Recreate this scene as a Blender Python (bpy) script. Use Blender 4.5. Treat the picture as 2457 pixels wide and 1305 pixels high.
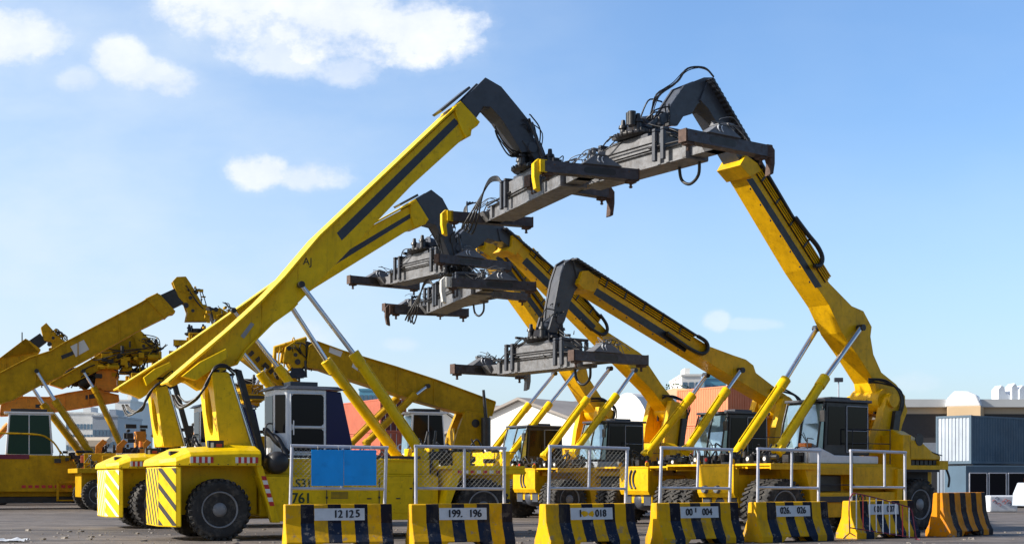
import bpy, bmesh, math, random
from mathutils import Vector, Matrix
R = math.radians
sc = bpy.context.scene
for o in list(bpy.data.objects):
    bpy.data.objects.remove(o, do_unlink=True)
C = sc.collection

# ------------------------------------------------------------------ camera
EYE, F, CX, HY = 1.65, 3300.0, 1228.5, 1150.0
cd = bpy.data.cameras.new('camera'); cam = bpy.data.objects.new('camera', cd); C.objects.link(cam)
cam.location = (0, 0, EYE); cam.rotation_euler = (R(90), 0, 0)
cd.sensor_width = 36; cd.lens = 36*F/2457; cd.shift_y = (HY-652.5)/2457
cd.clip_start = 0.5; cd.clip_end = 6000
sc.camera = cam
sc.view_settings.view_transform = 'Standard'; sc.view_settings.look = 'None'
sc.view_settings.gamma = 1; sc.view_settings.exposure = 0.50

# ------------------------------------------------------------------ sun and sky
SAZ = Vector((-0.975, -0.16)).normalized()       # towards the sun, on the ground
SEL = R(31)
sd = bpy.data.lights.new('sun', 'SUN'); sd.energy = 5.0; sd.angle = R(0.53); sd.color = (1, 0.93, 0.82)
sun = bpy.data.objects.new('sun', sd); C.objects.link(sun); sun.location = (-30, -10, 40)
sv = Vector((SAZ.x*math.cos(SEL), SAZ.y*math.cos(SEL), math.sin(SEL)))
sun.rotation_euler = sv.to_track_quat('Z', 'Y').to_euler()

w = bpy.data.worlds.new('World'); sc.world = w; w.use_nodes = True
nt = w.node_tree; N = nt.nodes; L = nt.links
for n in list(N): N.remove(n)
def nd(t, **k):
    n = N.new(t)
    for a, b in k.items(): setattr(n, a, b)
    return n
def wm(op, a, b=None, c=None, clamp=False):
    n = N.new('ShaderNodeMath'); n.operation = op; n.use_clamp = clamp
    for i, x in enumerate((a, b, c)):
        if x is None: continue
        if isinstance(x, (int, float)): n.inputs[i].default_value = x
        else: L.new(x, n.inputs[i])
    return n.outputs[0]
sky = nd('ShaderNodeTexSky', sky_type='NISHITA', sun_disc=False)
sky.sun_elevation = SEL; sky.sun_rotation = math.atan2(SAZ.x, SAZ.y)
sky.air_density = 1.0; sky.dust_density = 1.6; sky.ozone_density = 1.6
tc = nd('ShaderNodeTexCoord')
sep = nd('ShaderNodeSeparateXYZ'); L.new(tc.outputs['Generated'], sep.inputs[0])
yc = wm('MAXIMUM', sep.outputs[1], 0.05)
u = wm('DIVIDE', sep.outputs[0], yc); v = wm('DIVIDE', sep.outputs[2], yc)
comb = nd('ShaderNodeCombineXYZ'); L.new(u, comb.inputs[0]); L.new(v, comb.inputs[2])
def wnoise(scale, det, rough, zs=1.0):
    mp = nd('ShaderNodeMapping'); mp.inputs['Scale'].default_value = (1, 1, zs); L.new(comb.outputs[0], mp.inputs[0])
    n = nd('ShaderNodeTexNoise'); n.inputs['Scale'].default_value = scale
    n.inputs['Detail'].default_value = det; n.inputs['Roughness'].default_value = rough
    L.new(mp.outputs[0], n.inputs['Vector']); return n.outputs['Fac']
n1 = wnoise(17, 8, 0.60, 1.4); n2 = wnoise(48, 8, 0.66, 1.2); n3 = wnoise(6, 6, 0.55, 2.2)
wob = wm('ADD', wm('MULTIPLY', wm('SUBTRACT', n1, 0.5), 3.1), wm('MULTIPLY', wm('SUBTRACT', n2, 0.5), 1.5))
# each cumulus: direction (u, v), half extents, strength
CL = [(560, -20, 200, 150, 1.0), (800, 40, 250, 135, 1.0), (1000, 70, 165, 95, 1.0), (690, 120, 120, 75, .75),
      (830, 165, 90, 45, .6), (20, 90, 150, 75, .85), (90, 95, 80, 50, .6), (290, 145, 80, 58, .85), (345, 175, 80, 50, .8), (405, 198, 75, 40, .75),
      (190, 190, 65, 35, .5), (625, 412, 88, 48, .9), (745, 425, 105, 42, .75),
      (700, 800, 110, 40, .35), (965, 826, 50, 20, .3), (1720, 770, 34, 26, .45), (1800, 778, 80, 16, .25), (2200, 915, 70, 26, .2)]
dens = None
for (px, py, ax, ay, st) in CL:
    du = wm('DIVIDE', wm('SUBTRACT', u, (px-CX)/F), ax/F); dv = wm('DIVIDE', wm('SUBTRACT', v, (HY-py)/F), ay/F)
    r2 = wm('ADD', wm('MULTIPLY', du, du), wm('MULTIPLY', dv, dv))
    e = wm('SUBTRACT', 1.0, r2)
    e = wm('ADD', e, wob)
    e = wm('MULTIPLY', wm('MULTIPLY', wm('ADD', e, 0.10), 1.25, clamp=True), st)
    soft = wm('MULTIPLY', wm('MULTIPLY', wm('ADD', wm('SUBTRACT', 1.7, r2), wm('MULTIPLY', wob, 1.2)), 0.30, clamp=True), 0.42*st); e = wm('MAXIMUM', e, soft)
    # keep it local
    far = wm('SUBTRACT', 2.6, r2); far = wm('MULTIPLY', far, 0.8, clamp=True)
    e = wm('MULTIPLY', e, far)
    dens = e if dens is None else wm('MAXIMUM', dens, e)
haze = wm('MULTIPLY', wm('SUBTRACT', n3, 0.42), 1.1, clamp=True)
left = wm('MULTIPLY', wm('SUBTRACT', 0.12, u), 2.0, clamp=True)
veil = wm('ADD', wm('MULTIPLY', haze, wm('ADD', wm('MULTIPLY', left, 1.3), 0.25)), wm('MULTIPLY', left, 0.55))
low = wm('MULTIPLY', wm('SUBTRACT', 0.27, v), 2.3, clamp=True)
veil = wm('ADD', veil, low, clamp=True)
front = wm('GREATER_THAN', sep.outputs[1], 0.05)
# thin bright haze only ahead of camera; sky overhead and behind dimmed to cut fill
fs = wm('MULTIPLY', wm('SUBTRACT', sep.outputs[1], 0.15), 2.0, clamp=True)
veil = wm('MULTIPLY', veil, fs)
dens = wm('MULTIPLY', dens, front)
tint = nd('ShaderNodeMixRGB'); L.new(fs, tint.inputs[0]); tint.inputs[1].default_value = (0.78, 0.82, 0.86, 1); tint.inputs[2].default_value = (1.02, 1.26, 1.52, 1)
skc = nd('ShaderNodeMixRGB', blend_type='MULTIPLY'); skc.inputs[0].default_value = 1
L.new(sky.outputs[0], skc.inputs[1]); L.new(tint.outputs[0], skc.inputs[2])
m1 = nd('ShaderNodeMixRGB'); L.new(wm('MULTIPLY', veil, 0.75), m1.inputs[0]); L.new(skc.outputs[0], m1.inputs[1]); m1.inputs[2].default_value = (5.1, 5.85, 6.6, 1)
# soft grey underside of the big cumulus
shade = wm('MULTIPLY', wm('SUBTRACT', n1, 0.30), 2.0, clamp=True)
cc = nd('ShaderNodeMixRGB'); L.new(shade, cc.inputs[0]); cc.inputs[1].default_value = (4.9, 5.5, 6.5, 1); cc.inputs[2].default_value = (7.2, 7.3, 7.4, 1)
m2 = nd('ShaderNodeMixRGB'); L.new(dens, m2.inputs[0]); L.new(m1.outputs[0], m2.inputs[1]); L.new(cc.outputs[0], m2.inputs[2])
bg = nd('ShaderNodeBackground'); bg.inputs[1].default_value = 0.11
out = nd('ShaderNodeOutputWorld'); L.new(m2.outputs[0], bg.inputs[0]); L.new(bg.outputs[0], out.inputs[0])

# ------------------------------------------------------------------ materials
def mat(name, col, rough=0.5, metal=0.0, dirt=0.0, dirtcol=(0.06, 0.05, 0.035), var=0.0, bump=0.0, bscale=30, coat=0.0,
        streak=0.0, scale=3.0, spec=0.5, trans=0.0, thresh=0.55, chips=0.0):
    m = bpy.data.materials.new(name); m.use_nodes = True
    t = m.node_tree; ns = t.nodes; ls = t.links
    b = ns['Principled BSDF']; b.inputs['Metallic'].default_value = metal
    b.inputs['Coat Weight'].default_value = coat; b.inputs['Coat Roughness'].default_value = 0.12
    b.inputs['Specular IOR Level'].default_value = spec
    b.inputs['Transmission Weight'].default_value = trans
    tc = ns.new('ShaderNodeTexCoord'); oi = ns.new('ShaderNodeObjectInfo')
    ad = ns.new('ShaderNodeVectorMath'); ad.operation = 'ADD'; ls.new(tc.outputs['Object'], ad.inputs[0])
    rn = ns.new('ShaderNodeVectorMath'); rn.operation = 'SCALE'; rn.inputs[0].default_value = (7.3, 3.1, 5.7); ls.new(oi.outputs['Random'], rn.inputs['Scale'])
    ls.new(rn.outputs[0], ad.inputs[1])
    def noise(sc_, det=5, ro=0.6, stretch=None):
        mp = ns.new('ShaderNodeMapping'); ls.new(ad.outputs[0], mp.inputs[0])
        if stretch: mp.inputs['Scale'].default_value = stretch
        n = ns.new('ShaderNodeTexNoise'); n.inputs['Scale'].default_value = sc_; n.inputs['Detail'].default_value = det
        n.inputs['Roughness'].default_value = ro; ls.new(mp.outputs[0], n.inputs['Vector']); return n.outputs['Fac']
    def ramp(x, a, b_):
        r = ns.new('ShaderNodeMapRange'); r.inputs[1].default_value = a; r.inputs[2].default_value = b_; ls.new(x, r.inputs[0]); return r.outputs[0]
    def mix(f, c1, c2, typ='MIX'):
        x = ns.new('ShaderNodeMixRGB'); x.blend_type = typ
        for i, q in enumerate((f, c1, c2)):
            if hasattr(q, 'is_linked') or hasattr(q, 'links'): ls.new(q, x.inputs[i])
            else: x.inputs[i].default_value = q if i == 0 else (*q[:3], 1)
        return x.outputs[0]
    c = None
    if var:
        f = ramp(noise(scale, 4, 0.55), 0.3, 0.7)
        c = mix(f, tuple(x*(1-var) for x in col), tuple(min(1, x*(1+var)) for x in col))
    if dirt:
        f = ramp(noise(scale*1.7, 8, 0.68), thresh, thresh+0.22)
        g = ns.new('ShaderNodeMath'); g.operation = 'MULTIPLY'; ls.new(f, g.inputs[0]); g.inputs[1].default_value = dirt
        c = mix(g.outputs[0], c if c is not None else col, dirtcol)
    if streak:
        f = ramp(noise(9, 5, 0.7, (1, 1, 0.12)), 0.56, 0.8)
        g = ns.new('ShaderNodeMath'); g.operation = 'MULTIPLY'; ls.new(f, g.inputs[0]); g.inputs[1].default_value = streak
        c = mix(g.outputs[0], c if c is not None else col, dirtcol)
    if chips:
        f = ramp(noise(13, 6, 0.72), 0.655, 0.69); c = mix(f, c, (0.10, 0.045, 0.02))
        f = ramp(noise(1.1, 7, 0.7, (1, 1, .35)), 0.50, 0.72); g = ns.new('ShaderNodeMath'); g.operation = 'MULTIPLY'; ls.new(f, g.inputs[0]); g.inputs[1].default_value = chips
        c = mix(g.outputs[0], c, tuple(x*.42 for x in col))
    if c is None: b.inputs['Base Color'].default_value = (*col, 1)
    else: ls.new(c, b.inputs['Base Color'])
    if rough > 0.12:
        f = ramp(noise(scale*2.3, 5, 0.6), 0.3, 0.75)
        mr = ns.new('ShaderNodeMapRange'); ls.new(f, mr.inputs[0]); mr.inputs[3].default_value = max(0.05, rough-0.1); mr.inputs[4].default_value = min(1, rough+0.16)
        ls.new(mr.outputs[0], b.inputs['Roughness'])
    else: b.inputs['Roughness'].default_value = rough
    if bump:
        bp = ns.new('ShaderNodeBump'); bp.inputs['Strength'].default_value = bump; bp.inputs['Distance'].default_value = 0.02
        ls.new(noise(bscale, 6, 0.6), bp.inputs['Height']); ls.new(bp.outputs[0], b.inputs['Normal'])
    return m
YEL = mat('yellow paint', (0.80, 0.53, 0.002), 0.42, dirt=0.5, dirtcol=(0.16, 0.09, 0.01), var=0.10, streak=0.5, coat=0.06, spec=0.22, chips=.32, bump=0.06, bscale=6)
YEK = mat('golden yellow paint', (0.76, 0.43, 0.002), 0.42, dirt=0.55, dirtcol=(0.14, 0.07, 0.01), var=0.12, streak=0.55, coat=0.05, spec=0.22, chips=.5, bump=0.06, bscale=6)
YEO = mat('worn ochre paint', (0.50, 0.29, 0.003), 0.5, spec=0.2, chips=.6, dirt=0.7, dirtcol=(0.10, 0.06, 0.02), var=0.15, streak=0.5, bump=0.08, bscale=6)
ORA = mat('orange paint', (0.72, 0.26, 0.015), 0.5, dirt=0.6, dirtcol=(0.10, 0.05, 0.02), var=0.15, streak=0.4)
SLA = mat('slate grey paint', (0.045, 0.052, 0.07), 0.45, dirt=0.4, dirtcol=(0.03, 0.028, 0.028), var=0.15, coat=0.1, bump=0.05, bscale=8)
STR = mat('stripe grey paint', (0.03, 0.042, 0.065), 0.5, var=0.1)
STL = mat('worn pale steel', (0.165, 0.17, 0.185), 0.5, metal=0.1, dirt=0.75, dirtcol=(0.07, 0.055, 0.045), var=0.3, streak=0.5, bump=0.15, thresh=0.5)
DRK = mat('dark worn steel', (0.062, 0.063, 0.082), 0.5, metal=0.15, dirt=0.85, dirtcol=(0.045, 0.03, 0.03), var=0.35, bump=0.2, scale=4, thresh=0.47)
RUS = mat('rusty steel', (0.085, 0.052, 0.042), 0.8, dirt=0.6, dirtcol=(0.05, 0.03, 0.02), var=0.4, scale=8)
BLK = mat('black rubber hose', (0.012, 0.012, 0.014), 0.42, var=0.2)
BLM = mat('black greasy metal', (0.02, 0.02, 0.024), 0.4, dirt=0.4, dirtcol=(0.06, 0.045, 0.03), var=0.3, bump=0.1)
CHR = mat('chrome', (0.72, 0.74, 0.78), 0.14, metal=1.0, var=0.05)
TYR = mat('tyre rubber', (0.026, 0.025, 0.025), 0.85, dirt=0.8, dirtcol=(0.14, 0.125, 0.105), var=0.35, bump=0.3, scale=2.6, thresh=.5, streak=.3)
RIM = mat('grey rim', (0.25, 0.255, 0.27), 0.55, metal=0.3, dirt=0.7, dirtcol=(0.05, 0.04, 0.035), var=0.2)
GLS = mat('dark cab glass', (0.004, 0.005, 0.012), 0.06, spec=0.18)
CNE = mat('pale worn cone paint', (0.13, 0.135, 0.15), 0.5, dirt=.6, dirtcol=(.06, .05, .05), var=.2)
GLB = mat('tinted blue glass', (0.006, 0.010, 0.075), 0.05, spec=0.22)
GLL = mat('pale reflective windscreen', (0.22, 0.34, 0.42), 0.06, metal=0.45, spec=1.0, var=0.1)
GLG = mat('green tinted glass', (0.008, 0.040, 0.032), 0.06, spec=0.25)
WHT = mat('white paint', (0.72, 0.75, 0.80), 0.4, dirt=0.35, dirtcol=(0.25, 0.24, 0.22), var=0.05, streak=0.3, coat=0.2)
GRY = mat('blue grey paint', (0.30, 0.34, 0.40), 0.45, dirt=0.3, var=0.1)
RED = mat('red reflector', (0.5, 0.02, 0.02), 0.3, var=0.1)
REF = mat('white reflector', (0.75, 0.75, 0.72), 0.3, var=0.05)
ORL = mat('orange lamp lens', (0.8, 0.20, 0.02), 0.2)
MAR = mat('maroon stripe paint', (0.16, 0.015, 0.04), 0.5, var=0.1)
GRN = mat('dark green stencil paint', (0.02, 0.05, 0.02), 0.6, dirt=0.3, dirtcol=(0.5, 0.38, 0.01), scale=6)
GAL = mat('galvanised tube', (0.50, 0.52, 0.60), 0.38, metal=0.45, dirt=0.3, dirtcol=(0.20, 0.16, 0.13), var=0.12)
WIR = mat('galvanised wire', (0.30, 0.30, 0.28), 0.5, metal=0.6)
BLU = mat('blue board', (0.008, 0.33, 0.88), 0.5, dirt=0.35, dirtcol=(0.005, 0.12, 0.42), var=0.1, scale=2, spec=.3, bump=.5, bscale=2.5)
PLT = mat('white number plate paint', (0.58, 0.62, 0.68), 0.55, dirt=0.4, dirtcol=(0.28, 0.28, 0.26), var=0.08, scale=6)
INK = mat('black stencil ink', (0.012, 0.012, 0.02), 0.6)
ORB = mat('orange red paint', (0.45, 0.05, 0.02), 0.5)

def corr(name, col, dirt=0.4): return mat(name, col, 0.55, dirt=dirt, dirtcol=tuple(x*0.45 for x in col), var=0.12, streak=0.45, scale=0.8)
CRED = corr('faded red container paint', (0.46, 0.11, 0.055)); CORG = corr('faded orange container paint', (0.72, 0.22, 0.10))
CBRN = corr('brown container paint', (0.12, 0.022, 0.02)); CBLU = corr('blue container paint', (0.07, 0.12, 0.175), 0.3)
CGRY = corr('grey blue container paint', (0.17, 0.21, 0.27)); CWHT = corr('sunlit end and pale vehicle paint', (0.40, 0.46, 0.54), 0.5)
ROOF = mat('pale tarpaulin', (0.80, 0.79, 0.76), 0.7, var=0.04, dirt=0.15, dirtcol=(0.5, 0.48, 0.44), scale=0.3)
RGRY = mat('weathered roof sheet', (0.30, 0.27, 0.25), 0.7, var=0.15, streak=0.3, scale=0.3)
BEI = mat('beige cladding', (0.52, 0.44, 0.34), 0.7, var=0.06, streak=0.15, scale=0.3)
TAN = mat('tan roof', (0.60, 0.44, 0.27), 0.7, var=0.08, scale=0.3)
CON = mat('pale concrete', (0.62, 0.63, 0.63), 0.8, var=0.08, scale=0.3)
BWN = mat('window glass', (0.10, 0.17, 0.25), 0.15, spec=0.8)
CYA = mat('cyan facade glass', (0.12, 0.35, 0.50), 0.2, spec=0.8)
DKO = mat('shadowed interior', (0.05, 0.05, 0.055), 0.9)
LEAF = mat('dark foliage', (0.04, 0.08, 0.03), 0.8, var=0.4, scale=2)

def stripes_mat(name, yel, blk):
    # painted hazard stripes of a concrete barrier, along its own length
    m = mat(name, yel, 0.7, dirt=0.0, spec=0.2, var=0.12, streak=0.0, bump=0.15, bscale=14, scale=2.5)
    t = m.node_tree; ns = t.nodes; ls = t.links; b = ns['Principled BSDF']
    base = b.inputs['Base Color'].links[0].from_socket
    tc = ns.new('ShaderNodeTexCoord'); s = ns.new('ShaderNodeSeparateXYZ'); ls.new(tc.outputs['Object'], s.inputs[0])
    def mth(op, a, b_=None, cl=False):
        n = ns.new('ShaderNodeMath'); n.operation = op; n.use_clamp = cl
        for i, x in enumerate((a, b_)):
            if x is None: continue
            if isinstance(x, (int, float)): n.inputs[i].default_value = x
            else: ls.new(x, n.inputs[i])
        return n.outputs[0]
    def noi(sc_, d, r_, st=(1, 1, 1)):
        mp = ns.new('ShaderNodeMapping'); mp.inputs['Scale'].default_value = st; ls.new(tc.outputs['Object'], mp.inputs[0])
        oi = ns.new('ShaderNodeObjectInfo'); cx = ns.new('ShaderNodeCombineXYZ')
        q = mth('MULTIPLY', oi.outputs['Random'], 50); ls.new(q, cx.inputs[0]); ls.new(cx.outputs[0], mp.inputs['Location'])
        n = ns.new('ShaderNodeTexNoise'); n.inputs['Scale'].default_value = sc_; n.inputs['Detail'].default_value = d; n.inputs['Roughness'].default_value = r_
        ls.new(mp.outputs[0], n.inputs['Vector']); return n.outputs['Fac']
    wx = mth('ADD', s.outputs[0], mth('MULTIPLY', mth('SUBTRACT', noi(9, 3, .6), .5), 0.025))
    ph = mth('FRACT', mth('DIVIDE', mth('ADD', wx, 0.93), 0.65))
    st = mth('MULTIPLY', mth('LESS_THAN', ph, 0.5), mth('GREATER_THAN', wx, -1.0))
    inside = mth('LESS_THAN', s.outputs[0], 1.32); st = mth('MULTIPLY', st, inside)
    side = mth('GREATER_THAN', mth('ABSOLUTE', s.outputs[1]), 0.118); st = mth('MULTIPLY', st, side)
    blo = ns.new('ShaderNodeMixRGB'); blo.inputs[1].default_value = (*blk[0], 1); blo.inputs[2].default_value = (*blk[1], 1)
    ls.new(mth('LESS_THAN', s.outputs[2], 0.60), blo.inputs[0])
    mx = ns.new('ShaderNodeMixRGB'); ls.new(st, mx.inputs[0]); ls.new(base, mx.inputs[1]); ls.new(blo.outputs[0], mx.inputs[2])
    # chips and scuffs
    rr = ns.new('ShaderNodeMapRange'); ls.new(noi(4.5, 9, .72), rr.inputs[0]); rr.inputs[1].default_value = .565; rr.inputs[2].default_value = .62
    hz = mth('SUBTRACT', 1.15, s.outputs[2], True)
    mx2 = ns.new('ShaderNodeMixRGB'); ls.new(mth('MULTIPLY', rr.outputs[0], mth('MULTIPLY', hz, .8)), mx2.inputs[0]); ls.new(mx.outputs[0], mx2.inputs[1]); mx2.inputs[2].default_value = (0.23, 0.21, 0.19, 1)
    r3 = ns.new('ShaderNodeMapRange'); ls.new(noi(3, 6, .7, (1, 1, .4)), r3.inputs[0]); r3.inputs[1].default_value = .5; r3.inputs[2].default_value = .8
    mx3 = ns.new('ShaderNodeMixRGB'); ls.new(mth('MULTIPLY', r3.outputs[0], .75), mx3.inputs[0]); ls.new(mx2.outputs[0], mx3.inputs[1]); mx3.inputs[2].default_value = (0.10, 0.08, 0.05, 1)
    ls.new(mx3.outputs[0], b.inputs['Base Color'])
    return m
BARY = stripes_mat('yellow and black barrier paint', (0.70, 0.38, 0.002), ((0.008, 0.008, 0.018), (0.008, 0.018, 0.045)))
BARO = stripes_mat('orange and black barrier paint', (0.72, 0.25, 0.002), ((0.014, 0.009, 0.012), (0.012, 0.010, 0.02)))

# ------------------------------------------------------------------ mesh helpers
class MB:
    def __init__(s): s.v = []; s.f = []; s.m = []; s.s = []
    def add(s, vs, fs, mi=0, sm=False):
        k = len(s.v); s.v += [tuple(x) for x in vs]
        for f in fs: s.f.append(tuple(i+k for i in f)); s.m.append(mi); s.s.append(sm)
        return s
    def box(s, x0, x1, y0, y1, z0, z1, mi=0):
        if x0 > x1: x0, x1 = x1, x0
        if y0 > y1: y0, y1 = y1, y0
        vs = [(x, y, z) for x in (x0, x1) for y in (y0, y1) for z in (z0, z1)]
        return s.add(vs, [(0, 1, 3, 2), (4, 6, 7, 5), (0, 4, 5, 1), (2, 3, 7, 6), (0, 2, 6, 4), (1, 5, 7, 3)], mi)
    def rbox(s, c, size, rot=None, mi=0):
        hx, hy, hz = (q/2 for q in size); rot = rot or Matrix.Identity(3)
        vs = [Vector(c)+rot@Vector((x, y, z)) for x in (-hx, hx) for y in (-hy, hy) for z in (-hz, hz)]
        return s.add(vs, [(0, 1, 3, 2), (4, 6, 7, 5), (0, 4, 5, 1), (2, 3, 7, 6), (0, 2, 6, 4), (1, 5, 7, 3)], mi)
    def prism(s, poly, y0, y1, mi=0):          # poly in x,z
        n = len(poly); vs = [(x, y0, z) for x, z in poly]+[(x, y1, z) for x, z in poly]
        fs = [tuple(range(n)), tuple(range(2*n-1, n-1, -1))]+[(i, (i+1) % n, n+(i+1) % n, n+i) for i in range(n)]
        return s.add(vs, fs, mi)
    def plan(s, poly, z0, z1, mi=0, top=None):           # poly in x,y
        n = len(poly); tp = top or poly
        vs = [(x, y, z0) for x, y in poly]+[(x, y, z1) for x, y in tp]
        fs = [tuple(range(n)), tuple(range(2*n-1, n-1, -1))]+[(i, (i+1) % n, n+(i+1) % n, n+i) for i in range(n)]
        return s.add(vs, fs, mi)
    def loft(s, secs, mi=0, caps=True):
        n = len(secs[0]); vs = [p for q in secs for p in q]; fs = []
        for k in range(len(secs)-1):
            for i in range(n): fs.append((k*n+i, k*n+(i+1) % n, (k+1)*n+(i+1) % n, (k+1)*n+i))
        if caps: fs += [tuple(range(n)), tuple(range((len(secs)-1)*n+n-1, (len(secs)-1)*n-1, -1))]
        return s.add(vs, fs, mi)
    def cyl(s, p0, p1, r0, r1=None, n=12, mi=0, caps=True):
        r1 = r0 if r1 is None else r1; p0 = Vector(p0); p1 = Vector(p1); d = (p1-p0).normalized()
        a = d.orthogonal().normalized(); b = d.cross(a)
        ring = lambda p, r: [p+(a*math.cos(2*math.pi*i/n)+b*math.sin(2*math.pi*i/n))*r for i in range(n)]
        A, B = ring(p0, r0), ring(p1, r1)
        s.add(A+B, [(i, (i+1) % n, n+(i+1) % n, n+i) for i in range(n)], mi, True)
        if caps: s.add(A, [tuple(range(n))[::-1]], mi); s.add(B, [tuple(range(n))], mi)
        return s
    def tube(s, pts, r, n=6, mi=0, sub=5, smooth=True):
        P = [Vector(p) for p in pts]
        if smooth and len(P) > 2:
            Q = []
            for i in range(len(P)-1):
                p0 = P[max(i-1, 0)]; p1 = P[i]; p2 = P[i+1]; p3 = P[min(i+2, len(P)-1)]
                for k in range(sub):
                    t = k/sub
                    Q.append(0.5*((2*p1)+(-p0+p2)*t+(2*p0-5*p1+4*p2-p3)*t*t+(-p0+3*p1-3*p2+p3)*t**3))
            Q.append(P[-1]); P = Q
        rings = []; a = None
        for i, p in enumerate(P):
            d = (P[min(i+1, len(P)-1)]-P[max(i-1, 0)])
            d = d.normalized() if d.length > 1e-6 else Vector((0, 0, 1))
            a = d.orthogonal().normalized() if a is None else (a-d*a.dot(d)).normalized()
            b = d.cross(a)
            rings.append([p+(a*math.cos(2*math.pi*k/n)+b*math.sin(2*math.pi*k/n))*r for k in range(n)])
        vs = [q for g in rings for q in g]
        fs = [(k*n+i, k*n+(i+1) % n, (k+1)*n+(i+1) % n, (k+1)*n+i) for k in range(len(rings)-1) for i in range(n)]
        s.add(vs, fs, mi, True); m_ = (len(rings)-1)*n
        return s.add(vs, [tuple(range(n))[::-1], tuple(range(m_, m_+n))], mi)
    def lathe(s, prof, c=(0, 0, 0), n=32, mi=0, axis='y', sm=True):     # prof: (r, t) round the y axis
        vs = []; fs = []; c = Vector(c)
        for r, t in prof:
            for i in range(n):
                a = 2*math.pi*i/n
                q = {'y': (r*math.cos(a), t, r*math.sin(a)), 'x': (t, r*math.cos(a), r*math.sin(a)), 'z': (r*math.cos(a), r*math.sin(a), t)}[axis]
                vs.append(c+Vector(q))
        for k in range(len(prof)-1):
            for i in range(n): fs.append((k*n+i, k*n+(i+1) % n, (k+1)*n+(i+1) % n, (k+1)*n+i))
        s.add(vs, fs, mi, sm)
        k = (len(prof)-1)*n
        return s.add(vs, [tuple(range(n)), tuple(range(k+n-1, k-1, -1))], mi)
    def mesh(s, name, mats):
        me = bpy.data.meshes.new(name); bm = bmesh.new()
        vv = [bm.verts.new(p) for p in s.v]
        for f, mi, sm in zip(s.f, s.m, s.s):
            try: q = bm.faces.new([vv[i] for i in f]); q.material_index = mi; q.smooth = sm
            except ValueError: pass
        bm.verts.ensure_lookup_table()
        for x in [x for x in bm.verts if not x.link_faces]: bm.verts.remove(x)
        bmesh.ops.recalc_face_normals(bm, faces=bm.faces)
        bm.to_mesh(me); bm.free()
        for q in (mats if isinstance(mats, (list, tuple)) else [mats]): me.materials.append(q)
        return me
    def build(s, name, mats, parent=None, bevel=0.0, label=None, kind=None):
        o = bpy.data.objects.new(name, s.mesh(name, mats)); C.objects.link(o); o.parent = parent
        if bevel:
            b = o.modifiers.new('bevel', 'BEVEL'); b.width = bevel; b.segments = 2; b.limit_method = 'ANGLE'; b.angle_limit = R(40)
        if label: o['label'] = label
        if kind: o['kind'] = kind
        return o
def tag(o, label, cat, group=None, kind=None):
    o['label'] = label; o['category'] = cat
    if group: o['group'] = group
    if kind: o['kind'] = kind
    return o
def thing(name, label, cat, loc=(0, 0, 0), rz=0.0, group=None):
    o = bpy.data.objects.new(name, None); C.objects.link(o); o.location = loc; o.rotation_euler = (0, 0, rz); o.empty_display_size = 0.3
    return tag(o, label, cat, group)
def struct(name, mb, m):
    o = mb.build(name, m); o['kind'] = 'structure'; return o
def copy_tree(o, parent=None):
    c = o.copy(); C.objects.link(c); c.parent = parent
    for ch in list(o.children): copy_tree(ch, c)
    return c
def text_part(txt, size, parent, M, m, name='number', ext=0.002, xs=1.0, bold=0.0):
    cu = bpy.data.curves.new('t', 'FONT'); cu.body = txt; cu.size = size; cu.extrude = ext; cu.align_x = 'CENTER'; cu.align_y = 'CENTER'; 
    to = bpy.data.objects.new('t', cu); C.objects.link(to)
    dg = bpy.context.evaluated_depsgraph_get(); me = bpy.data.meshes.new_from_object(to.evaluated_get(dg))
    bpy.data.objects.remove(to, do_unlink=True)
    if bold:      # heavier stroke: three slightly shifted layers of the same glyphs
        bm = bmesh.new()
        for k, (dx, dy) in enumerate(((0, 0), (bold, bold*.4), (-bold, -bold*.4))):
            m2 = me.copy(); m2.transform(Matrix.Translation((dx, dy, .0012*k))); bm.from_mesh(m2); bpy.data.meshes.remove(m2)
        bm.to_mesh(me); bm.free()
    me.transform(M@Matrix.Diagonal((xs, 1, 1, 1)))
    me.materials.clear(); me.materials.append(m)
    o = bpy.data.objects.new(name, me); C.objects.link(o); o.parent = parent
    return o
rnd = random.Random(5)

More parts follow.
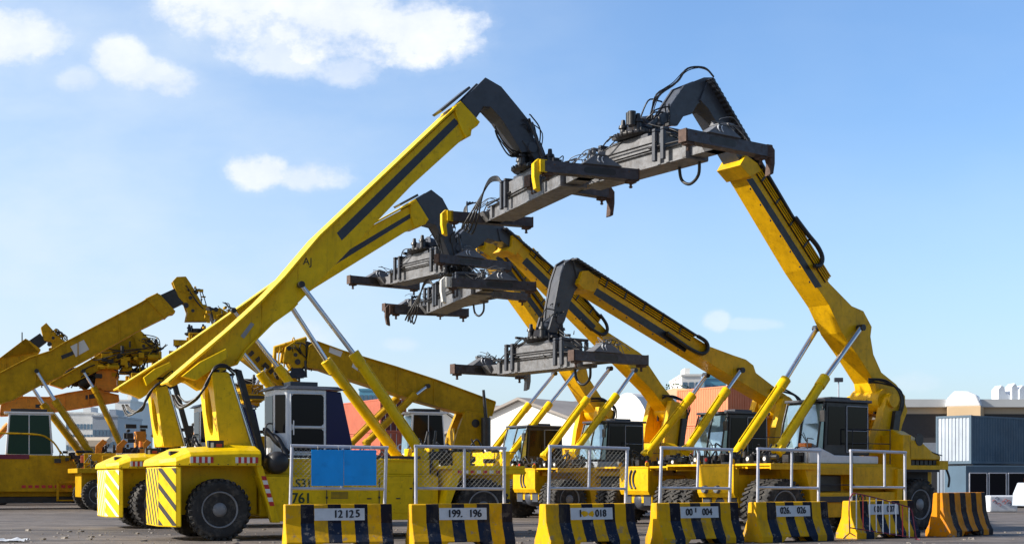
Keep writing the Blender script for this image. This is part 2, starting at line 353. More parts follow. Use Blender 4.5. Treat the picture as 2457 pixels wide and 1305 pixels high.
# ------------------------------------------------------------------ tyres (shared meshes)
def tyre_mesh(rad=0.835, w=0.5, lugs=30):
    b = MB(); h = w/2
    b.lathe([(0.47, -h*.72), (0.55, -h*.9), (0.70, -h), (rad-.07, -h*.92), (rad-.035, -h*.7), (rad-.035, h*.7), (rad-.07, h*.92), (0.70, h), (0.55, h*.9), (0.47, h*.72)], n=48)
    for i in range(lugs):
        for sd_ in (-1, 1):
            a = 2*math.pi*(i+(0.5 if sd_ > 0 else 0))/lugs
            rot = Matrix.Rotation(-a, 3, 'Y')@Matrix.Rotation(R(24*sd_), 3, 'X')
            b.rbox(rot@Vector((0, 0, 0))+Matrix.Rotation(-a, 3, 'Y')@Vector((rad-.03, sd_*h*.53, 0)), (.075, h*.98, .085), rot)
    return b.mesh('tyre', TYR)
def rim_mesh():
    b = MB()   # outer face towards -y
    b.lathe([(0.40, .16), (0.47, .16), (0.49, -.18), (0.50, -.215), (0.475, -.22), (0.455, -.19), (0.44, -.10), (0.20, -.07), (0.19, -.19), (0.10, -.23), (0.02, -.23)], n=40)
    for i in range(10):
        a = 2*math.pi*i/10
        c = Vector((math.cos(a)*.34, 0, math.sin(a)*.34))
        b.cyl(c+Vector((0, -.075, 0)), c+Vector((0, -.10, 0)), .042, n=10, mi=1)
        c = Vector((math.cos(a+.31)*.25, 0, math.sin(a+.31)*.25))
        b.cyl(c+Vector((0, -.06, 0)), c+Vector((0, -.125, 0)), .022, n=6, mi=1)
    for i in range(8):
        a = 2*math.pi*i/8; rot = Matrix.Rotation(-a, 3, 'Y')
        b.add([rot@Vector(p) for p in ((.16, -.10, -.075), (.16, -.10, .075), (.33, -.09, 0), (.16, -.15, -.075), (.16, -.15, .075), (.33, -.115, 0))],
              [(0, 1, 2), (3, 5, 4), (0, 3, 4, 1), (1, 4, 5, 2), (2, 5, 3, 0)], 1)
    return b.mesh('rim', [RIM, BLM])
TM, RM = tyre_mesh(), rim_mesh()
def wheel(parent, x, y, steer=0.0, sc_=1.0):
    o = bpy.data.objects.new('wheel', TM); C.objects.link(o); o.parent = parent
    o.location = (x, y, 0.835*sc_); o.scale = (sc_,)*3
    o.rotation_euler = (0, 0, steer+(math.pi if y > 0 else 0))
    r = bpy.data.objects.new('rim', RM); C.objects.link(r); r.parent = o
    return o

# ------------------------------------------------------------------ projecting sight lines on a machine's own vertical planes
class Frame:
    def __init__(s, ox, oy, yaw):
        s.O = Vector((ox, oy)); a = R(yaw); s.yaw = a; s.f = Vector((math.cos(a), math.sin(a))); s.l = Vector((-math.sin(a), math.cos(a)))
    def U(s, px, py, lat):
        d = Vector(((px-CX)/F, 1.0)); t = (lat+s.O.dot(s.l))/d.dot(s.l); p = d*t
        return ((p-s.O).dot(s.f), EYE+t*(HY-py)/F)
    def P(s, pts, lat): return [s.U(x, y, lat) for x, y in pts]
    def V(s, px, py, lat): x, z = s.U(px, py, lat); return Vector((x, lat, z))
    def W(s, px, py, Z):      # pixel on the horizontal plane z = Z, in local coordinates
        t = (Z-EYE)*F/(HY-py); p = Vector(((px-CX)/F*t, t))-s.O
        return Vector((p.dot(s.f), p.dot(s.l), Z))

def hoses(b, p0, p1, n, sag, r, rg, spread=0.12, mi=0):
    for i in range(n):
        j = lambda k: Vector((rg.uniform(-k, k), rg.uniform(-k, k), rg.uniform(-k, k)))
        a = Vector(p0)+j(spread); c = Vector(p1)+j(spread); m_ = (a+c)/2+Vector((0, 0, -sag*rg.uniform(.6, 1.3)))+j(spread*1.5)
        b.tube([a, a*.75+m_*.25+Vector((0, 0, -sag*.25)), m_, c*.75+m_*.25+Vector((0, 0, -sag*.25)), c], r*rg.uniform(.8, 1.2), 5, mi)
def clutter(b, x0, x1, y0, y1, z0, z1, n, rg, s=0.2, nm=1):
    for i in range(n):
        c = Vector((rg.uniform(x0, x1), rg.uniform(y0, y1), rg.uniform(z0, z1))); k = rg.random(); mi = rg.randrange(nm)
        q = s*rg.uniform(.5, 1.2)
        if k < .45: b.rbox(c, (q*rg.uniform(.7, 1.6), q*rg.uniform(.5, 1.2), q*rg.uniform(.5, 1.1)), None, mi)
        elif k < .8:
            d = rg.choice([Vector((1, 0, 0)), Vector((0, 1, 0)), Vector((0, 0, 1))])*q
            b.cyl(c-d*.8, c+d*.8, q*rg.uniform(.22, .45), n=9, mi=mi)
        else: b.tube([c, c+Vector((rg.uniform(-q, q), rg.uniform(-q, q), q*1.6)), c+Vector((rg.uniform(-2, 2)*q, rg.uniform(-2, 2)*q, 0))], q*.12, 5, mi)

def twist(b, x, y, z, mi=1):
    b.box(x-.13, x+.13, y-.12, y+.12, z-.07, z+.04, mi); b.cyl((x, y, z-.07), (x, y, z-.19), .05, .035, 8, mi); b.cyl((x, y, z-.19), (x, y, z-.24), .065, .04, 6, mi)

# ------------------------------------------------------------------ spreader: long axis y, end beams along x
def spreader(parent, c, dyaw, Lb, Bb, st, near, hooks=(), rg=None, mats=None, cone=None, top=None, hoseloop=False, detail=1.0):
    rg = rg or random.Random(1)
    mbeam, mend, mfrm = mats or (STL, DRK, SLA)
    ye = Lb/2
    b = MB()
    b.box(-.34, .34, -ye+1.1, ye-1.1, -.02, .46)                 # fixed main beam
    b.box(-.42, .42, -ye+1.1, ye-1.1, .46, .50); b.box(-.42, .42, -ye+1.1, ye-1.1, -.06, -.02)
    for s in (-1, 1):
        b.box(-.26, .26, s*(ye-.1), s*(ye-1.1), .03, .41)          # telescopic section
        b.prism([(-.5, .40), (-.26, .03), (.26, .03), (.5, .40)], s*(ye-.55), s*(ye-.17))
    for y in (-ye+1.1, ye-1.25): b.box(-.44, .44, y, y+.15, -.03, .49)
    sp = b.build('spreader', [mbeam], parent, 0.012)
    sp.location = c; sp.rotation_euler = (0, 0, dyaw); sp.scale = (1, 1, .84)
    for s in (-1, 1):
        b = MB(); y = s*ye
        b.box(-Bb/2, Bb/2, y-.17, y+.17, .02, .40)
        b.box(-Bb/2-.05, -Bb/2, y-.15, y+.15, .0, .42, 1); b.box(Bb/2, Bb/2+.05, y-.15, y+.15, .0, .42, 1)
        for q in (-1, 1):
            twist(b, q*(Bb/2-.16), y, .0)
            b.cyl((q*(Bb/2-.3), y-.175, .28), (q*(Bb/2-.3), y+.175, .28), .035, n=8, mi=1)
            # oblong pocket in both faces
            x0 = .18 if near > 0 else -.02
            pts = [(-.02+math.cos(R(a))*.11-.38 if 90 <= a <= 270 else .02+math.cos(R(a))*.11+.38, .2+math.sin(R(a))*.11) for a in range(0, 360, 20)]
            b.prism([(x+.35*(1 if near < 0 else -1)*0+.25, z) for x, z in pts], y+q*.165, y+q*.173, 2)
        e = b.build('end_beam', [mend, RUS, BLM], sp, 0.012)
        if cone is not None:
            b = MB(); x0 = .30 if near < 0 else .25
            b.loft([[(x0-.62, y-.26, .40), (x0+.62, y-.26, .40), (x0+.62, y+.26, .40), (x0-.62, y+.26, .40)],
                    [(x0-.22, y-.16, .74), (x0+.16, y-.16, .74), (x0+.16, y+.16, .74), (x0-.22, y+.16, .74)]])
            b.box(x0-.22, x0+.18, y-.18, y+.18, .74, .77); clutter(b, x0-.7, x0+.2, y-.2, y+.2, .5, .85, 10, rg, .12); hoses(b, (x0-.9, y, .5), (x0+.1, y, .85), 4, -.15, .015, rg, .15)
            k = b.build('guide_cone', [cone], sp, 0.01)
            if st == 'K' or cone is CNE:
                fs = -1 if near < 0 else 1        # pale double arc emblem on the side towards the yard
                b2 = MB()
                for off in (0, .13):
                    pts = []
                    for a in range(-50, 51, 20):
                        zz = .59+math.sin(R(a))*.14; xx = x0-.02+off-math.cos(R(a))*.13*fs*(-1)
                        yy = y+fs*(.26-(zz-.40)/.38*.08+.008)
                        pts.append((xx, yy, zz))
                    b2.tube(pts, .018, 5)
                b2.build('emblem', [WHT], sp)
    for (ys, xs, mt, ln) in hooks:
        b = MB(); x = xs*(Bb/2+.04); y = ys*ye
        b.prism([(x-.1*xs, .42), (x+.12*xs, .46), (x+.26*xs, .30), (x+.26*xs, -.15), (x+.20*xs, -ln), (x+.06*xs, -ln-.08), (x+.10*xs, -.15), (x+.02*xs, .05)], y-.10, y+.10)
        b.box(x-.12*xs, x+.1*xs, y-.17, y-.10, .0, .42); b.box(x-.12*xs, x+.1*xs, y+.10, y+.17, .0, .42)
        b.build('corner_guide', [mt], sp, 0.01)
    # side shift frame with its brackets on top
    b = MB()
    b.box(-.47, .47, -1.5, 1.5, .52, .60)
    b.box(-.46, .46, -1.45, 1.45, .60, 1.02)
    b.build('side_shift_frame', [mbeam], sp, 0.012)
    b = MB()
    for y in (-1.55, -1.2, 1.2, 1.55):
        b.box(-.60, -.48, y-.07, y+.07, .05, 1.05); b.box(.48, .60, y-.07, y+.07, .05, 1.05); b.box(-.60, .60, y-.07, y+.07, 1.05, 1.16)
    b.box(-.45, .45, -.8, .8, 1.0, 1.14)
    b.build('clamp_bracket', [mfrm], sp, 0.03)
    b = MB()
    b.lathe([(.30, 1.14), (.72, 1.16), (.75, 1.24), (.75, 1.30), (.60, 1.32), (.45, 1.36), (.40, 1.62), (.28, 1.64)], n=28, axis='z')
    for i in range(int(26)):
        a = 2*math.pi*i/26; b.rbox((.76*math.cos(a), .76*math.sin(a), 1.27), (.04, .05, .10), Matrix.Rotation(a, 3, 'Z'))
    for a in (40, 130, 200, 300):
        x, y = .55*math.cos(R(a)), .55*math.sin(R(a))
        b.cyl((x, y, 1.3), (x, y, 1.62), .12, .10, 10); b.cyl((x, y, 1.62), (x, y, 1.72), .15, .13, 10); b.cyl((x, y, 1.72), (x, y, 1.92), .08, .06, 10)
    b.build('rotator', [BLM], sp)
    b = MB()
    clutter(b, -.5, .5, -1.3, 1.3, 1.12, 1.42, int((16 if st == 'K' else 34)*detail), rg, .17)
    clutter(b, -.45, .45, -ye+1.3, ye-1.3, .5, .60, int((10 if st == 'K' else 26)*detail), rg, .13)
    for s in (-1, 1):
        b.tube([(.50, s*.9, .58), (.50, s*(ye-1.0), .52)], .035, 7); b.tube([(-.50, s*.9, .58), (-.50, s*(ye-1.0), .52)], .035, 7)
        b.tube([(.56, -1.3, .70), (.56, 1.3, .70)], .03, 7)
    b.build('valve_block', [BLM], sp)
    b = MB()
    for s in (-1, 1):
        hoses(b, (.1, s*.6, 1.35), (0, s*(ye-1.2), .55), int(5*detail), .05, .022, rg, .25)
    hoses(b, (.2, .2, 1.3), (.45, -1.6, .6), int(4*detail), -.2, .022, rg, .2)
    hoses(b, (0, ye-.6, .7), (0, ye-.2, .75), 4, .15, .018, rg, .25); hoses(b, (0, -ye+.6, .7), (0, -ye+.2, .75), 4, .15, .018, rg, .25)
    if hoseloop:
        for q in range(4):
            x = .11*q
            b.tube([(-.55+x*.5, ye-2.4-q*.06, 1.0), (-.6, ye-2.2, 1.35-q*.05), (-.62, ye-1.5, 1.42-q*.05), (-.64, ye-.9+q*.05, .9), (-.70-x, ye-.6+q*.06, 0.0), (-.72-x, ye-.1+q*.03, -.45+.06*q), (-.66-x*.4, ye+.45+q*.04, .1), (-.6, ye+.7+q*.05, .85), (-.5+x, ye+.95, 1.1)], .030, 6)
    b.build('hydraulic_hose', [BLK], sp)
    return sp

# ------------------------------------------------------------------ lift cylinders
def cylinder(parent, top, joint, base, rr, rb, my):
    b = MB(); b.cyl(joint, base, rb, n=18)
    d = (Vector(base)-Vector(joint)).normalized()
    b.cyl(Vector(joint)-d*.05, Vector(joint)+d*.35, rb*1.18, n=18)
    b.cyl(Vector(base)-d*.1, Vector(base)+d*.15, rb*1.25, n=14)
    b.cyl(Vector(base)+Vector((0, -.2, 0)), Vector(base)+Vector((0, .2, 0)), rb*.9, n=12)
    s = Vector((0, 1, 0)).cross(d).normalized()*rb*1.15
    b.tube([Vector(joint)+d*.4-s, Vector(base)-d*.4-s], .022, 6)
    o = b.build('lift_cylinder', [my], parent)
    b = MB(); b.cyl(top, Vector(joint)+d*.1, rr, n=18, mi=0); b.cyl(Vector(top)+Vector((0, -rr*1.5, 0)), Vector(top)+Vector((0, rr*1.5, 0)), rr*1.25, n=14, mi=1)
    b.build('piston_rod', [CHR, BLM], o)
    return o

def strip_along(pts, off, th):      # thin band riding on a polyline, x,z
    n = len(pts); nn = []
    for i in range(n):
        a = Vector(pts[max(i-1, 0)]); c = Vector(pts[min(i+1, n-1)]); d = (c-a).normalized(); nn.append(Vector((-d.y, d.x)))
    lo = [(Vector(p)+q*off) for p, q in zip(pts, nn)]; hi = [(Vector(p)+q*(off+th)) for p, q in zip(pts, nn)]
    return [tuple(x) for x in lo]+[tuple(x) for x in reversed(hi)]

def windows_frame(b, corners, y, w=.04, t=.03, mi=0):
    n = len(corners)
    for i in range(n):
        (x0, z0), (x1, z1) = corners[i], corners[(i+1) % n]
        b.tube([(x0, y, z0), (x1, y, z1)], w/2, 6, mi, smooth=False)

# ------------------------------------------------------------------ bodies
def body_left_kind(root, my, near, rg, plate=True, text=None, steer=0.0):
    """machine facing right in the picture: chevron counterweight, hood, tower side tanks, white cab"""
    n = near
    b = MB()      # chassis frame
    b.box(-.9, 8.6, -.75, .75, .85, 1.7); b.box(1.25, 8.9, -1.15, 1.15, .62, 1.95)
    b.box(1.5, 6.2, -1.46, 1.46, 1.80, 2.22)
    b.box(1.5, 6.0, -1.5, 1.5, 2.17, 2.24)
    b.build('chassis', [my], root, 0.02)
    for s in (-1, 1):
        b = MB()
        b.prism([(1.52, .50), (6.35, .50), (6.35, 1.74), (1.05, 1.74), (1.10, 1.66)], s*1.17, s*1.74)
        for x in (3.0, 4.55, 5.6):
            b.box(x-.012, x+.012, s*1.735, s*1.747, .55, 1.70, 1)
            for z in (.75, 1.15, 1.55): b.box(x-.03, x+.03, s*1.735, s*1.76, z-.03, z+.03, 1)
        b.box(1.2, 6.3, s*1.46, s*1.60, 1.745, 1.80)
        b.build('side_tank', [my, BLM], root, 0.02)
        b = MB()      # slanting wheel arch strut
        b.prism([(.98, 2.03), (1.16, 2.03), (1.66, .47), (1.44, .47)], s*1.50, s*1.80)
        b.build('arch_strut', [my], root, 0.012)
        b = MB()
        for i in range(7):
            t0, t1 = .18+i*.075, .18+(i+1)*.075
            f = lambda t, w_: (1.10+t*.46+w_, 2.03-t*1.56)
            b.prism([f(t0, -.06), f(t0, .07), f(t1, .07), f(t1, -.06)], s*1.80, s*1.806, i % 2)
        b.build('reflector_strip', [RED, REF], root)
    # rear axle
    b = MB(); b.cyl((0, -1.3, .84), (0, 1.3, .84), .17, n=12); b.box(-.25, .25, -.7, .7, .6, 1.15)
    b.cyl((7.6, -1.5, .84), (7.6, 1.5, .84), .3, n=14); b.build('axle', [BLM], root)
    # inner arch wall
    b = MB(); b.box(-1.0, 1.2, -1.0, 1.0, .7, 2.02); b.build('arch_wall', [my], root)
    # counterweight
    b = MB()
    b.plan([(-1.50, -1.02), (-1.50, .80), (-1.25, 1.3), (-1.02, 1.3), (-1.02, -1.72), (-1.16, -1.66)], .38, 2.0)
    b.build('counterweight', [my], root, 0.03)
    b = MB()      # chevrons on rear face and corner chamfers
    def chev(p, q, nrm, slope, step, wdt, bot=.42, topz=1.96):
        p = Vector(p); q = Vector(q); d = q-p; nrm = Vector(nrm).normalized()*.005
        z = bot-slope-step
        while z < topz+slope:
            # clip the slanting band (falling from p to q) to the panel
            pts = [(0, z+slope), (0, z+slope+wdt), (1, z+wdt), (1, z)]
            for lim, sg in ((bot, 1), (topz, -1)):
                o2 = []
                for k in range(len(pts)):
                    a, c = pts[k], pts[(k+1) % len(pts)]; ia = sg*(a[1]-lim) >= 0; ic = sg*(c[1]-lim) >= 0
                    if ia: o2.append(a)
                    if ia != ic: t = (lim-a[1])/(c[1]-a[1]); o2.append((a[0]+(c[0]-a[0])*t, lim))
                pts = o2
                if len(pts) < 3: break
            if len(pts) >= 3:
                m_ = len(pts); vs = []
                for o_ in (nrm*.2, nrm): vs += [Vector((p.x+d.x*t, p.y+d.y*t, zz))+Vector((o_.x, o_.y, 0)) for t, zz in pts]
                b.add(vs, [tuple(range(m_)), tuple(range(2*m_-1, m_-1, -1))]+[(k, (k+1) % m_, m_+(k+1) % m_, m_+k) for k in range(m_)])
            z += step
    chev((-1.50, .80), (-1.50, -1.02), (-1, 0), 2.3, .50, .17 if plate else .13)
    chev((-1.50, -1.02), (-1.16, -1.66), (-.88, -.47), .62, .50, .17 if plate else .13)
    b.build('hazard_stripes', [BLM if plate else WHT], root)
    # hood
    def sec(x, w_, zl, zs, zc): return [(x, -w_, zl), (x, -w_, zs), (x, -w_+.10, zs+.10), (x, -w_*.62, zc), (x, w_*.62, zc), (x, w_-.10, zs+.10), (x, w_, zs), (x, w_, zl)]
    b = MB()
    b.loft([sec(-1.56, .95, 2.02, 2.04, 2.12), sec(-1.50, 1.15, 2.02, 2.09, 2.22), sec(-1.16, 1.70, 2.02, 2.14, 2.36), sec(-.8, 1.84, 2.02, 2.28, 2.52), (sec(.5, 1.85, 2.02, 2.34, 2.60)), sec(1.12, 1.85, 2.02, 2.34, 2.58)])
    b.build('hood', [my], root, 0.10)
    for s in (-1, 1):
        for g in (-.80, .42):
            b = MB()
            for i in range(8): b.box(g-.02+i*.078, g-.02+(i+1)*.078, s*1.85, s*1.862, 2.10, 2.26, (i+1) % 2)
            b.build('reflector_strip', [RED, REF], root)
    for (x, y, k_) in ((.0, n*1.2, 1.0), (-1.1, n*1.1, .6)):
        b = MB(); zb_ = 2.42 if k_ == 1 else 2.24; b.box(x-.21*k_, x+.21*k_, y-.12, y+.12, zb_, zb_+.30*k_)
        if k_ == 1: b.box(x-.15, x-.07, y+n*.12, y+n*.128, 2.50, 2.66, 1); b.box(x+.0, x+.16, y+n*.12, y+n*.128, 2.53, 2.63, 2)
        b.build('tail_light', [BLM, PLT, ORB], root, 0.015)
    b = MB()      # access hatches with hinges
    for (xa, xb, za, zb) in ((3.9, 4.5, .75, 1.5), (4.65, 5.55, .7, 1.55), (1.95, 2.9, .65, 1.0)):
        b = MB(); b.box(xa, xb, n*1.742, n*1.756, za, zb)
        b.build('access_hatch', [my], root, .006)
    b = MB()
    for x in (3.95, 4.45, 4.7, 5.5):
        for z in (.85, 1.4): b.box(x-.035, x+.035, n*1.756, n*1.775, z-.02, z+.02)
    b.box(4.18, 4.30, n*1.756, n*1.79, 1.1, 1.13); b.box(5.05, 5.17, n*1.756, n*1.79, 1.1, 1.13)
    b.build('hinge', [BLM], root)
    b = MB()
    for i in range(9): b.cyl((-1.1+i*.26, n*1.85, 2.06), (-1.1+i*.26, n*1.862, 2.06), .018, n=6)
    b.build('bolt', [BLM], root)
    # wheels
    for s in (-1, 1):
        wheel(root, 0, s*1.55, steer)
        wheel(root, 7.6, s*1.98); wheel(root, 7.6, s*1.40)
    # front fender frame
    b = MB()
    b.box(6.4, 8.9, -2.25, 2.25, 1.95, 2.05); b.box(6.4, 6.6, -1.2, 1.2, .8, 2.6); b.box(8.7, 8.9, -1.2, 1.2, .7, 2.5)
    for s in (-1, 1):
        b.prism([(6.30, .62), (6.42, .62), (6.95, 1.95), (6.60, 1.95)], s*1.15, s*2.20)
        b.box(6.6, 8.9, s*2.2, s*2.25, 1.80, 1.95)
        b.box(6.9, 7.3, s*1.5, s*1.9, 2.05, 2.45)
    b.build('front_frame', [my], root, 0.015)
    b = MB()
    for i in range(7): b.box(6.75+i*.2, 6.88+i*.2, -2.258, -2.25, 1.83, 1.92, i % 2)
    b.build('reflector_strip', [RED, REF], root)
    b = MB(); clutter(b, 6.2, 8.6, -1.3, 1.3, 2.15, 2.6, 40, rg, .22); hoses(b, (6.5, n*.9, 2.9), (6.0, n*1.6, 1.0), 6, .1, .04, rg, .2)
    hoses(b, (6.6, n*1.2, 2.5), (7.9, n*.8, 2.3), 6, .2, .03, rg, .3)
    b.build('hydraulic_valve', [BLM], root)
    b = MB(); b.lathe([(.05, -.30), (.18, -.29), (.27, -.22), (.31, -.1), (.31, .3), (.08, .31)], (1.62, n*1.62, 2.12), 22, axis='y')
    hoses(b, (1.9, n*1.5, 2.3), (1.4, n*1.0, 3.0), 3, -.1, .07, rg, .1)
    b.build('air_filter', [BLM], root)
    # vents
    b = MB()
    for i in range(6): b.box(3.12, 3.62, n*1.742, n*1.75, 1.12+i*.035, 1.135+i*.035)
    b.build('vent_grille', [BLM], root)
    # deck rail
    b = MB()
    b.tube([(1.35, n*1.42, 2.25), (1.35, n*1.42, 3.1), (1.55, n*1.42, 3.2)], .022, 6)
    b.box(1.3, 5.9, n*1.44, n*1.5, 2.25, 2.33); b.build('handrail', [BLM], root)

def cab_left_kind(root, n, glass=GLS):
    z0, z1 = 2.28, 4.18
    b = MB()
    pl = [(1.68, n*.05), (1.68, n*1.02), (1.98, n*1.32), (3.12, n*1.32), (3.12, -n*.30), (1.9, -n*.30)]
    b.plan(pl, z0, z1)
    cab = b.build('cab', [WHT], root, 0.03)
    b = MB(); b.prism([(3.12, z0), (3.84, z0+.05), (3.90, z0+.35), (3.56, z1-.05), (3.12, z1-.02)], n*1.30, -n*.28)
    b.build('windscreen', [GLB], cab, 0.02)
    b = MB()
    def pane(x0, x1, za, zb, y, mb):
        c = .07; mb.prism([(x0+c, za), (x1-c, za), (x1, za+c), (x1, zb-c), (x1-c, zb), (x0+c, zb), (x0, zb-c), (x0, za+c)], y, y+n*.012)
    pane(2.10, 3.04, 3.16, 4.04, n*1.322, b); pane(2.10, 3.04, 2.44, 3.08, n*1.322, b)
    b.box(1.666, 1.678, n*.15, n*.95, 3.0, 4.0)
    # chamfer pane
    p, q = Vector((1.68, n*1.02)), Vector((1.98, n*1.32)); d = q-p; nr = Vector((-1, n*1)).normalized()*.012
    vs = []
    for o_ in (nr*.2, nr):
        for t, z in ((.12, 2.95), (.88, 2.95), (.88, 4.02), (.12, 4.02)): a = p+d*t+o_; vs.append((a.x, a.y, z))
    b.add(vs, [(0, 1, 2, 3), (7, 6, 5, 4), (0, 4, 5, 1), (1, 5, 6, 2), (2, 6, 7, 3), (3, 7, 4, 0)])
    b.build('cab_window', [glass], cab)
    b = MB()
    windows_frame(b, [(2.08, 2.42), (3.06, 2.42), (3.06, 4.06), (2.08, 4.06)], n*1.335, .045)
    b.tube([(2.08, n*1.335, 3.12), (3.06, n*1.335, 3.12)], .024, 6, smooth=False)
    b.tube([(2.16, n*1.36, 2.9), (2.16, n*1.36, 3.3)], .018, 6)
    b.build('door_frame', [WHT], cab)
    b = MB(); b.plan([(1.60, 0), (1.60, n*1.02), (1.92, n*1.40), (3.2, n*1.40), (3.66, n*1.36), (3.66, -n*.36), (1.6, -n*.36)], z1, z1+.10,
                     top=[(1.74, 0), (1.74, n*.95), (2.05, n*1.25), (3.15, n*1.25), (3.5, n*1.22), (3.5, -n*.3), (1.74, -n*.3)])
    b.box(2.2, 3.0, n*.2, n*.9, z1+.10, z1+.24)
    b.build('cab_roof', [SLA], cab, 0.01)
    return cab

def body_right_kind(root, my, near, rg, emblem=True, lights=False, x_front=6.7, white_hood=False):
    """machine facing the camera's left: front bumper, dual front tyres, low deck, cab with big windscreen"""
    n = near; xf = x_front
    b = MB()
    b.box(-1.0, xf+.6, -.8, .8, .8, 1.8); b.box(.9, xf-1.0, -1.2, 1.2, .55, 2.0)
    b.box(.9, 5.2, -1.5, 1.5, 1.85, 2.15)
    b.build('chassis', [my], root, 0.02)
    for s in (-1, 1):
        b = MB()
        b.prism([(1.25, .48), (xf-1.15, .48), (xf-1.15, 1.25), (1.05, 1.25)], s*1.2, s*1.72)
        b.prism([(1.0, 1.35), (3.1, 1.35), (3.1, 2.05), (.9, 2.05)], s*1.2, s*1.66)
        b.box(3.2, xf-1.1, s*1.2, s*1.62, 1.80, 2.02)
        b.box(3.3, 4.4, s*1.15, s*1.30, 1.28, 1.78, 1); b.box(4.5, 5.4, s*1.2, s*1.45, 1.3, 1.7)
        b.box(3.15, 4.9, s*1.62, s*1.74, 1.47, 1.50, 1); b.box(3.15, 4.9, s*1.62, s*1.80, .95, 1.13, 1)
        b.build('side_tank', [my, BLM], root, 0.02)
        b = MB(); b.prism([(xf-1.35, .5), (xf-1.15, .5), (xf-.95, 1.5), (xf-.75, 2.06), (xf-1.3, 2.06)], s*1.2, s*2.2); b.build('arch_strut', [my], root, .012)
    # thin front deck over the drive tyres
    b = MB(); b.box(xf-1.2, xf+.75, -2.3, 2.3, 2.06, 2.13); b.box(xf-1.2, xf+.75, -2.3, -2.25, 1.95, 2.06); b.box(xf-1.2, xf+.75, 2.25, 2.3, 1.95, 2.06)
    for y in (-.75, .75):
        b.lathe([(.05, -.02), (.09, -.02), (.09, .02), (.05, .02)], (xf+.80, y, 2.2), 12)
    b.build('deck_plate', [my], root, 0.012)
    b = MB(); b.prism([(xf+.62, 1.95), (xf+.80, 2.06), (xf+.80, 1.25), (xf+.72, 1.1), (xf+.62, 1.1)], -.80, .80)
    b.box(xf+.55, xf+.66, -.80, .80, 1.1, 2.06)
    fp = b.build('front_bumper', [my], root, 0.015)
    if emblem:
        b = MB()
        for off, rr_ in ((-.22, .20), (.02, .26)):
            pts = [(xf+.812, n*(off+.22)-n*(math.cos(R(a))*rr_), 1.66+math.sin(R(a))*.36) for a in range(-65, 66, 13)]
            b.tube(pts, .045, 6)
        b.build('emblem', [STR], fp)
    if lights:
        for y in (-.42, .12):
            b = MB(); b.cyl((xf+.80, n*y, 1.35), (xf+.90, n*y, 1.35), .13, .11, 14); b.cyl((xf+.90, n*y, 1.35), (xf+.905, n*y, 1.35), .10, n=14, mi=1)
            b.build('headlight', [STL, REF], fp)
    b = MB(); b.cyl((xf, -1.5, .84), (xf, 1.5, .84), .28, n=14)
    b.lathe([(.05, .62), (.22, .60), (.34, .48), (.38, .3), (.38, -.2), (.3, -.3)], (xf, 0, .9), 20, axis='x'); b.box(xf+.5, xf+.62, -.75, -.35, .72, 1.1); b.box(xf+.5, xf+.62, .35, .75, .72, 1.1)
    b.build('drive_axle', [SLA], root)
    b = MB(); b.cyl((0, -1.3, .84), (0, 1.3, .84), .18, n=12); b.build('steer_axle', [BLM], root)
    for s in (-1, 1):
        wheel(root, xf, s*1.95); wheel(root, xf, s*1.37); wheel(root, 0, s*1.55)
    # rear counterweight and engine hood
    b = MB()
    b.box(-1.35, -.80, -1.15, 1.15, .75, 1.97)
    b.build('counterweight', [my], root, 0.03)
    b = MB(); b.box(-.95, .95, -1.30, 1.30, 1.0, 1.98); b.box(-1.0, 1.0, -1.74, 1.74, 1.90, 1.98); b.build('arch_shade_block', [DKO], root)  # near-black block paints in the shade inside the rear wheel arches
    for s in (-1, 1):
        b = MB(); b.prism([(.95, .55), (1.22, .55), (1.15, 2.0), (.88, 2.0)], s*1.25, s*1.78); b.build('arch_strut', [my], root, .012)
    def sec(x, w_, zl, zs, zc): return [(x, -w_, zl), (x, -w_, zs), (x, -w_*.6, zc), (x, w_*.6, zc), (x, w_, zs), (x, w_, zl)]
    b = MB(); b.loft([sec(-1.45, 1.2, 2.32, 2.40, 2.46), sec(-1.2, 1.62, 2.30, 2.44, 2.62), sec(-.5, 1.76, 2.30, 2.62, 2.95), sec(.0, 1.78, 2.30, 2.9, 3.25), sec(.6, 1.78, 2.30, 2.95, 3.30)])
    b.build('engine_hood', [my], root, 0.04)
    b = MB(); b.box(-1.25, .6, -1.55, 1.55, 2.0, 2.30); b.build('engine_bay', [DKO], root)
    b = MB(); b.box(-1.50, -1.05, -1.70, 1.70, 1.98, 2.28); b.box(-1.05, .6, -1.62, -1.60, 1.98, 2.10); b.box(.5, .9, -1.78, 1.78, 1.98, 3.1); b.box(-1.05, .5, -1.72, 1.72, 1.97, 2.12); b.build('rear_frame', [my], root, .03)
    b = MB(); b.cyl((.1, n*1.80, 2.95), (.1, n*1.77, 2.95), .2, n=14); b.tube([(-.3, n*1.74, 2.62), (-.9, n*1.7, 2.5), (-1.3, n*1.6, 2.45)], .02, 5); b.tube([(-1.45, n*1.66, 2.0), (-1.55, n*1.7, 1.7), (-1.5, n*1.7, 1.4)], .04, 6); b.build('hood_fitting', [BLM], root)
    b = MB()
    for q_ in range(6): b.box(-1.0+.22*q_, -.84+.22*q_, n*1.56, n*1.60, 2.14, 2.28)
    b.build('hood_grille', [BLM], root)
    # clutter on deck: lights, valves, jugs
    b = MB(); clutter(b, xf-1.1, xf+.5, -1.6, 1.6, 2.17, 2.42, 46, rg, .20, 1); clutter(b, xf-2.4, xf-1.2, -1.2, 1.2, 2.1, 2.5, 20, rg, .25, 1)
    hoses(b, (xf-.6, n*.9, 2.5), (xf-1.9, n*.3, 2.6), 6, .25, .03, rg, .3)
    b.build('hydraulic_valve', [BLM], root)
